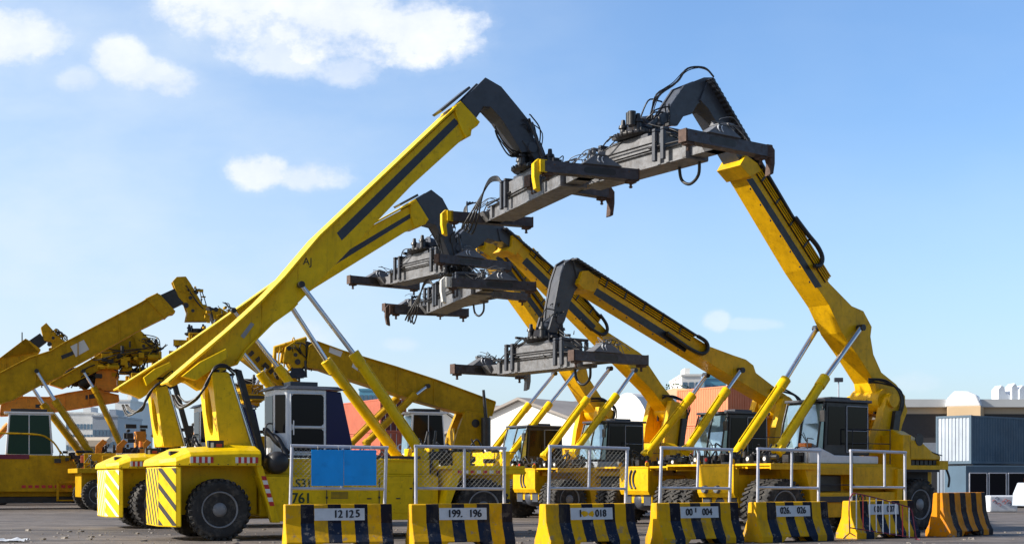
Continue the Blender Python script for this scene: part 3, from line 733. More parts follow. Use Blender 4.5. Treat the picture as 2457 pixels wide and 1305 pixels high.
    for y, m_ in ((1.2, REF), (.5, RED), (-1.1, REF), (-.6, RED), (1.9, REF)):
        b = MB(); b.box(xf+.45, xf+.60, n*y-.07, n*y+.07, 2.14, 2.36); b.cyl((xf+.60, n*y, 2.27), (xf+.62, n*y, 2.27), .06, n=10, mi=1); b.build('marker_light', [BLM, m_], root, .01)
    if white_hood:
        b = MB(); b.prism([(1.55, 2.16), (4.75, 2.16), (4.75, 2.62), (4.3, 2.66), (3.6, 2.42), (1.55, 2.40)], n*1.32, -n*.5); b.build('cab_base', [WHT], root, .03)
        b = MB(); b.box(4.75, 4.82, -n*.4, n*1.1, 2.2, 2.5); b.build('grille', [BLM], root)
        b = MB(); b.box(4.3, 4.6, n*.7, n*1.0, 2.67, 2.80); b.build('indicator', [ORL], root, .02)
    else:
        b = MB(); b.prism([(1.6, 2.16), (4.5, 2.16), (4.5, 2.42), (1.6, 2.42)], n*1.30, -n*.4); b.build('cab_base', [GRY], root, .03)
    b = MB()
    b.tube([(1.2, n*1.5, 2.15), (1.2, n*1.5, 3.25), (3.0, n*1.5, 3.25), (3.0, n*1.5, 2.15)], .02, 6, smooth=False); b.tube([(1.2, n*1.5, 2.8), (3.0, n*1.5, 2.8)], .015, 6, smooth=False)
    b.build('handrail', [BLM], root); b = MB()
    b.tube([(xf-.9, n*2.2, 2.1), (xf-.9, n*2.2, 2.9), (xf-1.8, n*1.6, 2.9)], .018, 6, smooth=False)
    b.build('handrail', [BLM], root)

def cab_right_kind(root, n, glass=GLS, screen=GLL):
    z0, z1 = 2.42, 4.10
    b = MB(); b.prism([(1.90, z0), (4.02, z0), (3.92, z1), (1.95, z1)], n*1.25, -n*.35)
    cab = b.build('cab', [BLM], root, 0.03)
    b = MB(); b.prism([(4.06, z0+.06), (4.34, z0+.10), (4.18, z0+1.0), (3.98, z1-.06), (3.94, z1-.06)], n*1.22, -n*.32); b.build('windscreen', [screen], cab, 0.02)
    b = MB()
    for y in (n*1.24, n*.45, -n*.34):
        b.tube([(4.05, y, z0), (4.36, y, z0+.10), (4.20, y, z0+1.0), (3.99, y, z1-.03)], .035, 6, smooth=False)
    b.tube([(4.3, n*.9, z0+.25), (4.30, n*.5, z0+.75)], .015, 5)
    b.build('windscreen_pillar', [BLM], cab)
    b = MB()
    b.prism([(2.05, 2.55), (2.95, 2.55), (2.95, 3.95), (2.05, 3.95)], n*1.252, n*1.262); b.prism([(3.08, 2.75), (3.88, 2.75), (3.82, 3.95), (3.08, 3.95)], n*1.252, n*1.262)
    b.build('cab_window', [glass], cab)
    b = MB(); windows_frame(b, [(2.02, 2.52), (3.0, 2.52), (3.0, 3.98), (2.02, 3.98)], n*1.27, .04); b.tube([(2.02, n*1.275, 3.2), (3.0, n*1.275, 3.2)], .015, 6, smooth=False)
    b.build('door_frame', [GRY], cab)
    b = MB(); b.box(1.85, 4.05, n*1.32, -n*.42, z1, z1+.09); b.box(2.3, 3.2, n*.2, n*.8, z1+.09, z1+.2)
    b.build('cab_roof', [SLA], cab, 0.02)
    b = MB(); b.tube([(4.0, n*1.25, z1-.2), (4.35, n*1.5, z1-.15), (4.4, n*1.52, z1-.35)], .015, 5); b.box(4.36, 4.42, n*1.42, n*1.62, z1-.65, z1-.3)
    b.build('mirror', [BLM], cab, .01)
    return cab

def beacon(root, x, y, z):
    b = MB(); b.cyl((x, y, z), (x, y, z+.06), .09, n=12, mi=1); b.cyl((x, y, z+.06), (x, y, z+.26), .08, .07, 12); b.build('beacon', [ORL, BLM], root)

def boom_generic(fr, root, near, poly, hw, my, topn=None, name='boom', bevel=.015):
    P_ = fr.P(poly, near*hw); b = MB(); b.prism(P_, -hw, hw)
    if topn:
        t = P_[:topn]; sgn = 1 if t[-1][0] > t[0][0] else -1
        if sgn < 0: t = t[::-1]
        b.prism(strip_along(t, -.02, .07), -hw-.10, hw+.10)
    return b.build(name, [my], root, bevel)

# ================================================================== GROUND
gm = bpy.data.materials.new('oil stained concrete yard'); gm.use_nodes = True
t = gm.node_tree; ns = t.nodes; ls = t.links; pb = ns['Principled BSDF']
tcg = ns.new('ShaderNodeTexCoord')
def gnoise(sc_, det, ro, st=(1, 1, 1)):
    mp = ns.new('ShaderNodeMapping'); mp.inputs['Scale'].default_value = st; ls.new(tcg.outputs['Object'], mp.inputs[0])
    n = ns.new('ShaderNodeTexNoise'); n.inputs['Scale'].default_value = sc_; n.inputs['Detail'].default_value = det; n.inputs['Roughness'].default_value = ro
    ls.new(mp.outputs[0], n.inputs['Vector']); return n.outputs['Fac']
def gramp(x, a, b_, c=0, d=1):
    r = ns.new('ShaderNodeMapRange'); r.inputs[1].default_value = a; r.inputs[2].default_value = b_; r.inputs[3].default_value = c; r.inputs[4].default_value = d; ls.new(x, r.inputs[0]); return r.outputs[0]
def gmix(f, a, b_):
    x = ns.new('ShaderNodeMixRGB'); ls.new(f, x.inputs[0])
    for i, q in ((1, a), (2, b_)):
        if isinstance(q, tuple): x.inputs[i].default_value = (*q, 1)
        else: ls.new(q, x.inputs[i])
    return x.outputs[0]
gc = gmix(gramp(gnoise(.9, 6, .6), .35, .65), (0.105, 0.088, 0.078), (0.18, 0.155, 0.138))
gc = gmix(gramp(gnoise(.5, 6, .6, (.10, 1.0, 1)), .50, .62, 0, .85), gc, (0.036, 0.033, 0.035))
gc = gmix(gramp(gnoise(1.6, 8, .7, (.3, 1, 1)), .60, .70, 0, .6), gc, (0.05, 0.045, 0.045))
gc = gmix(gramp(gnoise(7, 9, .75), .60, .72, 0, .5), gc, (0.26, 0.24, 0.22))
gc = gmix(gramp(gnoise(14, 9, .75), .60, .70, 0, .6), gc, (0.06, 0.055, 0.05))
ls.new(gc, pb.inputs['Base Color']); ls.new(gramp(gnoise(2, 5, .6), .3, .7, .55, .9), pb.inputs['Roughness'])
bp = ns.new('ShaderNodeBump'); bp.inputs['Strength'].default_value = .6; bp.inputs['Distance'].default_value = .05; ls.new(gnoise(9, 9, .7), bp.inputs['Height']); ls.new(bp.outputs[0], pb.inputs['Normal'])
struct('ground', MB().add([(-2500, -60, 0), (2500, -60, 0), (2500, 4500, 0), (-2500, 4500, 0)], [(0, 1, 2, 3)]), gm)
# loose grit and rubble
b = MB()
for i in range(520):
    y = rnd.uniform(30, 46); x = rnd.uniform(-.40, .40)*y; q = rnd.choice([.02, .03, .03, .05, .08])*rnd.uniform(.6, 1.3)
    vs = [Vector((x, y, 0))+Vector((math.cos(a)*q*rnd.uniform(.7, 1.4), math.sin(a)*q*rnd.uniform(.7, 1.4), zz*q)) for zz in (0, .55) for a in (0, 1.3, 2.5, 3.8, 5.1)]
    b.add(vs, [tuple(range(5)), tuple(range(9, 4, -1))]+[(k, (k+1) % 5, 5+(k+1) % 5, 5+k) for k in range(5)])
tag(b.build('grit', [mat('stone chips', (0.30, 0.27, 0.24), 0.9, var=.4, scale=1)]), 'loose stone chips and crumbs scattered over the stained yard', 'grit', kind='stuff')
# torn sheet of trash by the left edge
fr0 = Frame(0, 0, 0)
b = MB(); cpt = Vector(((25-CX)/F*36.5, 36.5, 0)); rows = []
for j in range(6): rows.append([cpt+Vector((-.5+k*.12, -.28+j*.10, .02+abs(rnd.gauss(0, .035)))) for k in range(9)])
for k in range(5):
    for i in range(8): b.add([rows[k][i], rows[k][i+1], rows[k+1][i+1], rows[k+1][i]], [(0, 1, 2, 3)], 0, False)
tag(b.build('plastic_sheet', [WHT]), 'crumpled pale plastic sheet lying on the yard at far left', 'litter')

# ================================================================== BARRIERS
def barrier_mesh(h, Lh=1.3, notch=True):
    b = MB()
    def prof(z0, f=1.0):   # half-section y,z: from bottom up
        hs = h
        pr = [(-.40, z0), (-.40, max(.16, z0)), (-.30, .34), (-.19, .60*hs/1.06), (-.15, hs-.03), (-.13, hs)]
        if z0 > .2: pr = [(-.385, z0), (-.38, z0+.001)]+pr[2:]
        return pr+[(-y, z) for y, z in reversed(pr)]
    xs = [-Lh, -Lh+.02, -.55, -.42, .42, .55, Lh-.02, Lh] if notch else [-Lh, -Lh+.02, 0, 0.1, 0.2, .3, Lh-.02, Lh]
    secs = []
    for i, x in enumerate(xs):
        z0 = .13 if (notch and i in (3, 4)) else 0.0
        secs.append([(x, y, z if z > .14 or True else z) for y, z in prof(z0)])
    b.loft(secs)
    return b
def barrier(px, s, yaw, h, kind, txt=None, label='', cat='barrier', grp=None, blots=()):
    Y = F/s; X = (px-CX)/F*Y
    root = thing('concrete_barrier', label, 'barrier', (X, Y, 0), R(yaw), grp)
    barrier_mesh(h).build('barrier_block', [BARY if kind else BARO], root, 0.02)
    if kind and txt is not None:
        # front face above z=.63 leans slightly
        y0, z0 = -.19, .60; y1, z1 = -.15, h-.03
        f = lambda z: y0+(y1-y0)*(z-z0)/(z1-z0)-.006
        za, zb = .67, .96
        b = MB(); vs = [(-.60, f(za), za), (.62, f(za), za), (.62, f(zb), zb), (-.60, f(zb), zb)]
        vs += [(x, y+.012, z) for x, y, z in vs]; b.add(vs, [(0, 1, 2, 3), (7, 6, 5, 4), (0, 4, 5, 1), (1, 5, 6, 2), (2, 6, 7, 3), (3, 7, 4, 0)])
        pl = b.build('number_plate', [PLT], root)
        til = math.atan2(y1-y0, z1-z0)
        for (tx, xo, sz, zo) in txt:
            M_ = Matrix.Translation((xo, f(.815)-.005, .815+zo))@Matrix.Rotation(R(90)-til, 4, 'X')
            text_part(tx, sz, pl, M_, INK, 'number', xs=.86, bold=.012)
        for (bx, bz, br) in blots:
            b2 = MB(); pts = [(bx+math.cos(a)*br*rnd.uniform(.7, 1.3), bz+math.sin(a)*br*rnd.uniform(.6, 1.1)) for a in [k*.63 for k in range(10)]]
            b2.prism(pts, f(bz)-.012, f(bz)-.003); b2.build('paint_blot', [YEK], pl)
    return root
def fence_on(root_b, label, Ln=2.28, h0=1.02, h1=1.44, mesh=True, off=(0, 0), tilt=0.0, mid=.08):
    root = thing('barrier_railing', label, 'railing', root_b.location, root_b.rotation_euler.z, 'galvanised railings on the concrete barriers')
    hx = Ln/2; zt = h0+h1; zb = h0+.42; r = .042
    o = off
    b = MB()
    b.tube([(-hx+o[0], 0, h0), (-hx+o[0]+tilt, 0, zt)], r, 10, smooth=False); b.build('post', [GAL], root)
    b = MB(); b.tube([(hx+o[0], 0, h0), (hx+o[0]+tilt, 0, zt-.03)], r, 10, smooth=False); b.build('post', [GAL], root)
    b = MB(); b.tube([(-hx+o[0]-.04+tilt, 0, zt), (hx+o[0]+.05+tilt, 0, zt-.03)], r, 10, smooth=False); b.build('rail', [GAL], root)
    b = MB(); b.tube([(-hx+o[0]+tilt*.3, 0, zb), (hx+o[0]+tilt*.3, 0, zb-.02)], r*.85, 10, smooth=False)
    b.build('rail', [GAL], root)
    b = MB(); b.tube([(mid+tilt*.3, 0, zb), (mid+tilt, 0, zt)], r*.85, 10, smooth=False); b.build('mid_post', [GAL], root)
    if mesh:
        b = MB(); x0, x1, z0, z1 = -hx+.04, hx-.04, zb+.03, zt-.04; st = .085; W_ = x1-x0; H_ = z1-z0
        for dr in (-1, 1):
            c = -H_
            while c < W_:
                # line x = x0 + c + t , z = z0 + t  (t in 0..H)
                ta = max(0, -c); tb = min(H_, W_-c)
                if tb > ta+.02:
                    xa, xb = x0+c+ta, x0+c+tb
                    if dr < 0: xa, xb = x0+x1-xa, x0+x1-xb
                    b.tube([(xa, .004*dr, z0+ta), (xb, .004*dr, z0+tb)], .0042, 3, smooth=False)
                c += st*1.41
        b.build('chain_link', [WIR], root)
    return root
BG = 'striped concrete barriers in a row'
B = []
specs = [(811, 99, 17, [('12', -.03, .26, 0), ('12', .24, .26, 0), ('5', .45, .26, .01)], 'concrete barrier painted 12 12 5 under the blue boarded railing', ()),
         (1105, 97.5, 20, [('199.', -.20, .26, 0), ('196', .32, .26, 0)], 'concrete barrier painted 199. 196, second from the left', ()),
         (1410, 97, 29, [('1', -.32, .25, 0), ('018', .27, .25, 0)], 'concrete barrier painted 1 and 018 with two yellow blots on its plate', ((-.20, .82, .09), (.0, .81, .08))),
         (1668, 93, 30, [('00', -.33, .25, 0), ('1', -.12, .17, .05), ('004', .25, .25, 0)], 'concrete barrier painted 004 with pale chipped end', ()),
         (1892, 89.5, 32, [('026.', -.28, .25, .01), ('026', .30, .25, .01)], 'concrete barrier painted 026 twice in front of the tallest boom', ()),
         (2108, 84.5, 33, [('001', -.22, .25, 0), ('007', .30, .25, 0)], 'concrete barrier painted 001 007 behind the thin red and white barricade', ())]
for px, s, yaw, tx, lb, bl in specs: B.append(barrier(px, s, yaw, 1.06, True, tx, lb, grp=BG, blots=bl))
B7 = barrier(2303, 81, 44, 1.27, False, None, 'orange and black concrete barrier without a railing, at far right', grp=BG)
FL = ['railing with blue boards on the barrier painted 12 12 5', 'railing with chain link on the barrier painted 199. 196', 'railing with torn chain link on the barrier painted 018',
      'open railing without mesh on the barrier painted 004', 'open railing without mesh on the barrier painted 026', 'open railing on the barrier painted 001 007']
for i, b_ in enumerate(B):
    fence_on(b_, FL[i], mesh=(i < 3), tilt=(.04, 0, .05, .06, .02, -.01)[i], mid=(.08, .10, .02, .05, .10, .25)[i], Ln=(2.30, 2.28, 2.25, 2.25, 2.2, 2.2)[i])
# blue boards hung on the first railing
rb = thing('blue_board', 'pair of plain blue boards hung on the leftmost railing', 'board', B[0].location, B[0].rotation_euler.z)
b = MB(); b.box(-.66, .125, -.075, -.055, 1.50, 2.37); b.build('panel', [BLU], rb, .004)
b = MB(); b.box(.135, .93, -.075, -.055, 1.51, 2.37); b.build('panel', [BLU], rb, .004)
b = MB()
for x in (-.5, 0, .3, .8): b.tube([(x, -.08, 2.36), (x, -.05, 2.45), (x, .04, 2.46)], .006, 4)
b.build('tie_wire', [WIR], rb)
# thin folding barricade, red and white bars
Yc = 39.0; rt = thing('crowd_barricade', 'thin leaning barricade with red and white bars beside barrier 001 007', 'barricade', ((2100-CX)/F*Yc*.985, Yc-1.4, 0), R(-9))
rt.rotation_euler = (R(-8), R(4), R(14))
b = MB(); b.tube([(-1.0, 0, .12), (-1.02, 0, .85), (-.95, 0, 1.16), (-.7, 0, 1.22), (.6, 0, 1.0), (.85, 0, .9), (.92, 0, .7), (1.02, 0, .05)], .018, 6, sub=4)
b.tube([(-1.0, 0, .28), (1.0, 0, .12)], .016, 6); b.tube([(-1.0, -.3, .02), (-1.0, 0, .14), (-1.0, .35, .02)], .016, 6, smooth=False); b.tube([(1.02, -.3, .0), (1.02, 0, .1), (1.02, .35, .0)], .016, 6, smooth=False)
b.build('frame', [MAR], rt)
for i in range(9):
    x = -.8+i*.2; b = MB(); zt = 1.22-(x+.7)*.17
    b.tube([(x, 0, .26-.08*(x+1)), (x, 0, zt)], .016, 6, smooth=False); b.build('bar', [(GAL, RED, MAR)[i % 3 if i % 3 != 2 else 0] if i % 2 else WHT], rt)

# ================================================================== MACHINE 1 (front left, numbered 761)
def machine_left(O, yaw, label, xcut, plate, boom, cover, tail, stripe, collar, inner, goose, tower, cyls, sprd, steer, seed, num=None, beac=False):
    fr = Frame(*O, yaw); rg = random.Random(seed); n = -1
    root = thing('reach_stacker', label, 'reach stacker', (O[0], O[1], 0), R(yaw), 'reach stackers')
    body_left_kind(root, YEL, n, rg, plate=(num is not None), steer=steer)
    cab_left_kind(root, n)
    if num:
        M_ = Matrix.Translation((2.27, -1.746, 1.12))@Matrix.Rotation(R(90), 4, 'X'); text_part(num, .42, root, M_, GRN, 'number', xs=.9, bold=.012)
        M_ = Matrix.Translation((2.26, -1.746, 1.53))@Matrix.Rotation(R(90), 4, 'X'); text_part('I.S31', .36, root, M_, GRN, 'lettering', xs=.9, bold=.012)
    hw = .45
    Pn = fr.P(boom, n*hw)
    # upper box section full width; lower section a recessed web between its flanges
    xc = fr.U(xcut, 700, n*hw)[0]
    def clip(P_, sg):
        o2 = []
        for k in range(len(P_)):
            a, c = P_[k], P_[(k+1) % len(P_)]; ia = sg*(a[0]-xc) >= 0; ic = sg*(c[0]-xc) >= 0
            if ia: o2.append(a)
            if ia != ic: t = (xc-a[0])/(c[0]-a[0]); o2.append((xc, a[1]+(c[1]-a[1])*t))
        return o2
    up, lo = clip(Pn, 1), clip(Pn, -1)
    b = MB(); b.prism(up, -hw, hw); b.prism(lo, -.22, .22)
    # tapering cheeks from the full width to the web
    tz = [p for p in up if abs(p[0]-xc) < 1e-4]; zt_, zb_ = max(p[1] for p in tz), min(p[1] for p in tz)
    dl = [p for p in lo if abs(p[0]-(xc-1.1)) < 9]
    def zat(P_, x, top):
        zs = []
        for k in range(len(P_)):
            a, c = P_[k], P_[(k+1) % len(P_)]
            if (a[0]-x)*(c[0]-x) <= 0 and a[0] != c[0]: zs.append(a[1]+(c[1]-a[1])*(x-a[0])/(c[0]-a[0]))
        return max(zs) if top else min(zs)
    secs = []
    for dx_, w_ in ((0, hw), (-.35, hw-.02), (-1.0, .24)):
        za_, zc_ = zat(lo, xc+dx_-.001, True)-.01, zat(lo, xc+dx_-.001, False)+.01
        secs.append([(xc+dx_, -w_, zc_), (xc+dx_, w_, zc_), (xc+dx_, w_, za_), (xc+dx_, -w_, za_)])
    b.loft(secs)
    bt = sorted([p for p in lo if p[1] < zat(lo, min(max(p[0], min(q[0] for q in lo)+.01), xc-.01), False)+.02 and p[0] > fr.U(xcut-185, 800, n*hw)[0]], key=lambda p: p[0])
    if len(bt) > 1: b.prism(strip_along(bt, -.03, .05), -hw+.02, hw-.02)
    cv = fr.P(cover, n*(hw+.12)); b.prism(strip_along(cv, -.02, .06), -hw-.12, hw+.12)
    bo = b.build('boom', [YEL], root, 0.012)
    if num:
        b = MB(); b.prism(fr.P([(577, 806), (602, 773), (610, 778), (585, 812)], n*.22), n*.22, n*.232); b.build('grey_patch', [GRY], bo)
        x_, z_ = fr.U(738, 628, n*hw); text_part('AJ', .30, bo, Matrix.Translation((x_, n*(hw+.004), z_))@Matrix.Rotation(R(90), 4, 'X'), INK, 'lettering')
    # skirt at the boom's foot
    t_ = fr.P(tail, n*.78); b = MB(); b.prism(t_, -.78, -.45); b.prism(t_, .45, .78); b.build('boom_foot', [YEL], bo, .015)
    b = MB(); b.prism(fr.P(stripe, n*hw), n*hw, n*(hw+.006)); b.prism(fr.P(stripe, n*hw), -n*hw, -n*(hw+.006)); b.build('side_stripe', [STR], bo)
    c_ = fr.P(collar, n*.52); b = MB(); b.prism(c_, -.52, .52)
    cx = sum(p[0] for p in c_)/len(c_); cz = sum(p[1] for p in c_)/len(c_)
    for p in c_[::2]:
        q = (p[0]*.8+cx*.2, p[1]*.8+cz*.2)
        b.cyl((q[0], -.56, q[1]), (q[0], .56, q[1]), .045, n=10)
    b.build('boom_collar', [YEL], bo, .012)
    b = MB(); b.prism(fr.P(inner, n*.34), -.34, .34); b.build('inner_boom', [BLM], root, .01)
    b = MB(); b.prism(fr.P(plate, n*.34), -.34, .34); b.build('guide_plate', [SLA], root, .005)
    g_ = fr.P(goose, n*.38); b = MB(); b.prism(g_, -.38, -.30); b.prism(g_, .30, .38)
    # inner web, set in a little
    gc_ = (sum(p[0] for p in g_)/len(g_), sum(p[1] for p in g_)/len(g_))
    b.prism([(gc_[0]+(x-gc_[0])*.93, gc_[1]+(z-gc_[1])*.93) for x, z in g_], -.30, .30)
    b.build('gooseneck', [SLA], root, .012)
    tp = fr.P(tower, n*.80)
    b = MB(); b.prism(tp, -.85, -.70); b.prism(tp, .70, .85)
    # rear plate with an oval opening made of a ring
    (xt, zt), (xb, zb) = tp[0], tp[-1]
    ring_o = [(-.70, 0), (-.70, 1), (.70, 1), (.70, 0)]
    nseg = 24; oc = .52; orz = .33; ory = .40
    def PT(y, t): return (xb+(xt-xb)*t, y, zb+(zt-zb)*t)
    for th in (0,):
        vs = []; fs = []
        for i in range(nseg):
            a = 2*math.pi*i/nseg; yy, tt = math.cos(a)*ory, oc+math.sin(a)*orz
            # project on square
            k = max(abs(math.cos(a))/.70, abs(math.sin(a))/.5); yo, to = math.cos(a)/k, .5+math.sin(a)/k
            p1 = Vector(PT(yy, tt)); p2 = Vector(PT(yo, to)); dx = Vector((.10, 0, 0))
            vs += [p1, p2, p1+dx, p2+dx]
        for i in range(nseg):
            j = (i+1) % nseg; A = 4*i; Bq = 4*j
            fs += [(A, A+1, Bq+1, Bq), (A+2, Bq+2, Bq+3, A+3), (A, Bq, Bq+2, A+2), (A+1, A+3, Bq+3, Bq+1)]
        b.add(vs, fs)
    tw = b.build('boom_support', [YEL], root, .01)
    # chrome and black pipes up the front of the tower
    pf0 = Vector((tp[1][0], 0, tp[1][1])); pf1 = Vector((tp[2][0], 0, tp[2][1]))
    b = MB()
    for k in range(3):
        y = n*(.35+.2*k); b.cyl(pf0+Vector((.06, y, -.1)), pf1+Vector((.06, y, .0)), .06, n=12)
    b.build('exhaust_pipe', [CHR], tw)
    b = MB()
    d = (pf1-pf0)
    b.prism([(pf0.x+.18, pf0.z+.10), (pf0.x+.34, pf0.z+.06), (pf1.x+.50, pf1.z-.55), (pf1.x+.34, pf1.z-.55)], n*.92, n*.70)
    piv = pf0*.6+Vector((tp[0][0], 0, tp[0][1]))*.4
    for k in range(5):
        g1, g2, g3 = rg.uniform(-.06, .06), rg.uniform(-.07, .07), rg.uniform(-.10, .10)
        b.tube([piv+Vector((.35, n*(.86+g1), .0+g2)), piv+Vector((.05, n*.95, .15+g1)), piv+Vector((-.25, n*(.98+g2), .05+g1)), piv+Vector((-.50+g1, n*.95, -.40+g2)), piv+Vector((-.72+g2, n*.8, -.78+g1)), piv+Vector((-1.02+g3, n*.45, -.92+g3)), piv+Vector((-1.15+g3, n*.1, -.62))], .026, 6)
    clutter(b, piv.x-.1, piv.x+.5, -.7, .7, piv.z-.1, piv.z+.35, 22, rg, .18)
    b.build('hydraulic_hose', [BLK], root)
    for (tp_, jt, bs, lat0, lat1) in cyls:
        cylinder(root, fr.V(*tp_, lat0), fr.V(*jt, (lat0+lat1)/2), fr.V(*bs, lat1), .075, .145, YEL)
    # spreader
    sp = spreader(root, sprd['c'], sprd['dyaw'], sprd['L'], sprd['B'], 'M', n, sprd['hooks'], rg, cone=sprd.get('cone', CNE), hoseloop=True)
    # suspension link from the gooseneck to the rotator
    c0 = Vector(sprd['c'])+Vector((0, 0, 1.36)); tipx, tipz = fr.U(*sprd['tip'], 0)
    b = MB(); b.cyl((tipx, 0, tipz), c0, .26, .30, 14); b.cyl((tipx, -.5, tipz), (tipx, .5, tipz), .16, n=14)
    b.prism([(tipx-.32, tipz+.2), (tipx+.32, tipz+.2), (c0.x+.22, c0.z-.1), (c0.x-.22, c0.z-.1)], -.42, -.34); b.prism([(tipx-.32, tipz+.2), (tipx+.32, tipz+.2), (c0.x+.22, c0.z-.1), (c0.x-.22, c0.z-.1)], .34, .42)
    b.build('suspension_link', [SLA], root, .01)
    b = MB()
    gp = fr.V(*sprd['damp'], n*.5); b.cyl(gp, c0+Vector((.1, n*.5, -.2)), .05, n=10); b.cyl(gp+(c0-gp)*.5, c0+Vector((.1, n*.5, -.2)), .075, n=10); b.build('damper', [SLA], root)
    b = MB(); hoses(b, gp, c0+Vector((0, 0, -.1)), 7, -.15, .02, rg, .2); hoses(b, fr.V(*sprd['under'], n*.3), c0+Vector((-.4, 0, .1)), 4, .35, .022, rg, .1); b.build('hydraulic_hose', [BLK], root)
    if beac: beacon(root, -.3, -.9, 2.7)
    return fr, root

M1O = (-8.63, 38.73)
fr1 = Frame(*M1O, 25)
c1 = Vector((.62, 43.0))-fr1.O
machine_left(M1O, 25, 'front yellow reach stacker numbered 761 with its boom raised highest on the left', 
    xcut=715, plate=[(1056, 264), (1126, 207), (1130, 212), (1062, 268)],
    boom=[(407, 918), (560, 787), (629, 724), (686, 666), (769, 568), (1102, 256), (1128, 318), (989, 444), (760, 681), (700, 742), (656, 773), (591, 838), (568, 874), (530, 893), (484, 935), (448, 912), (420, 925)],
    cover=[(405, 918), (560, 786), (629, 723), (686, 664), (769, 566), (1098, 255)],
    tail=[(437, 902), (480, 868), (543, 836), (548, 856), (500, 893), (472, 912)],
    stripe=[(808, 559), (1090, 284), (1102, 296), (820, 577)],
    collar=[(1088, 256), (1106, 243), (1152, 293), (1146, 302), (1132, 312), (1130, 326), (1118, 332), (1103, 300)],
    inner=[(1086, 268), (1124, 232), (1165, 240), (1120, 316), (1085, 318)],
    goose=[(1108, 243), (1165, 186), (1203, 208), (1246, 260), (1270, 290), (1290, 362), (1252, 366), (1224, 318), (1203, 285), (1177, 257), (1159, 256), (1141, 283)],
    tower=[(507, 893), (548, 893), (604, 1078), (527, 1078)],
    cyls=[((722, 683), (850, 850), (1014, 1094), -.62, -.95), ((676, 700), (784, 868), (960, 1104), .62, .95)],
    sprd=dict(c=(c1.dot(fr1.f)+.16, 0, 10.3), dyaw=R(-3), L=7.9, B=2.95, hooks=((-1, -1, YEL, .55), (1, -1, YEL, .5)), tip=(1262, 362), damp=(1268, 285), under=(1190, 310)),
    steer=0.0, seed=11, num='761')
M2O = (-12.8, 48.0); fr2 = Frame(*M2O, 25)
c2 = Vector((-.297*6.97, 7.607*6.97))-fr2.O
machine_left(M2O, 25, 'yellow reach stacker with white chevrons parked behind the one numbered 761',
    xcut=640, plate=[(958, 489), (1002, 465), (1005, 470), (962, 493)],
    boom=[(287, 933), (440, 836), (600, 724), (700, 653), (830, 575), (1000, 485), (1022, 538), (980, 552), (755, 691), (640, 770), (500, 845), (420, 900), (380, 930), (341, 955), (320, 945), (300, 940)],
    cover=[(285, 932), (440, 834), (600, 722), (700, 651), (830, 573), (998, 482)],
    tail=[(345, 905), (372, 884), (408, 868), (412, 880), (380, 905), (352, 925)],
    stripe=[(800, 622), (985, 512), (989, 521), (804, 635)],
    collar=[(984, 485), (998, 477), (1029, 527), (1022, 536), (1006, 545), (995, 546), (986, 520)],
    inner=[(980, 492), (1004, 478), (1035, 510), (1000, 540)],
    goose=[(999, 476), (1035, 455), (1062, 476), (1078, 506), (1090, 560), (1110, 612), (1080, 616), (1062, 570), (1045, 540), (1026, 535)],
    tower=[(373, 930), (400, 925), (440, 1070), (392, 1070)],
    cyls=[((560, 745), (668, 882), (790, 1060), -.62, -.95), ((520, 772), (625, 897), (748, 1068), .62, .95)],
    sprd=dict(c=(c2.dot(fr2.f), 0, 8.42), dyaw=R(-6), L=8.2, B=3.2, hooks=((-1, -1, CON, .6), (1, -1, RUS, .5)), tip=(1092, 600), damp=(1100, 560), under=(1050, 560), cone=CNE),
    steer=R(22), seed=12, num=None, beac=True)

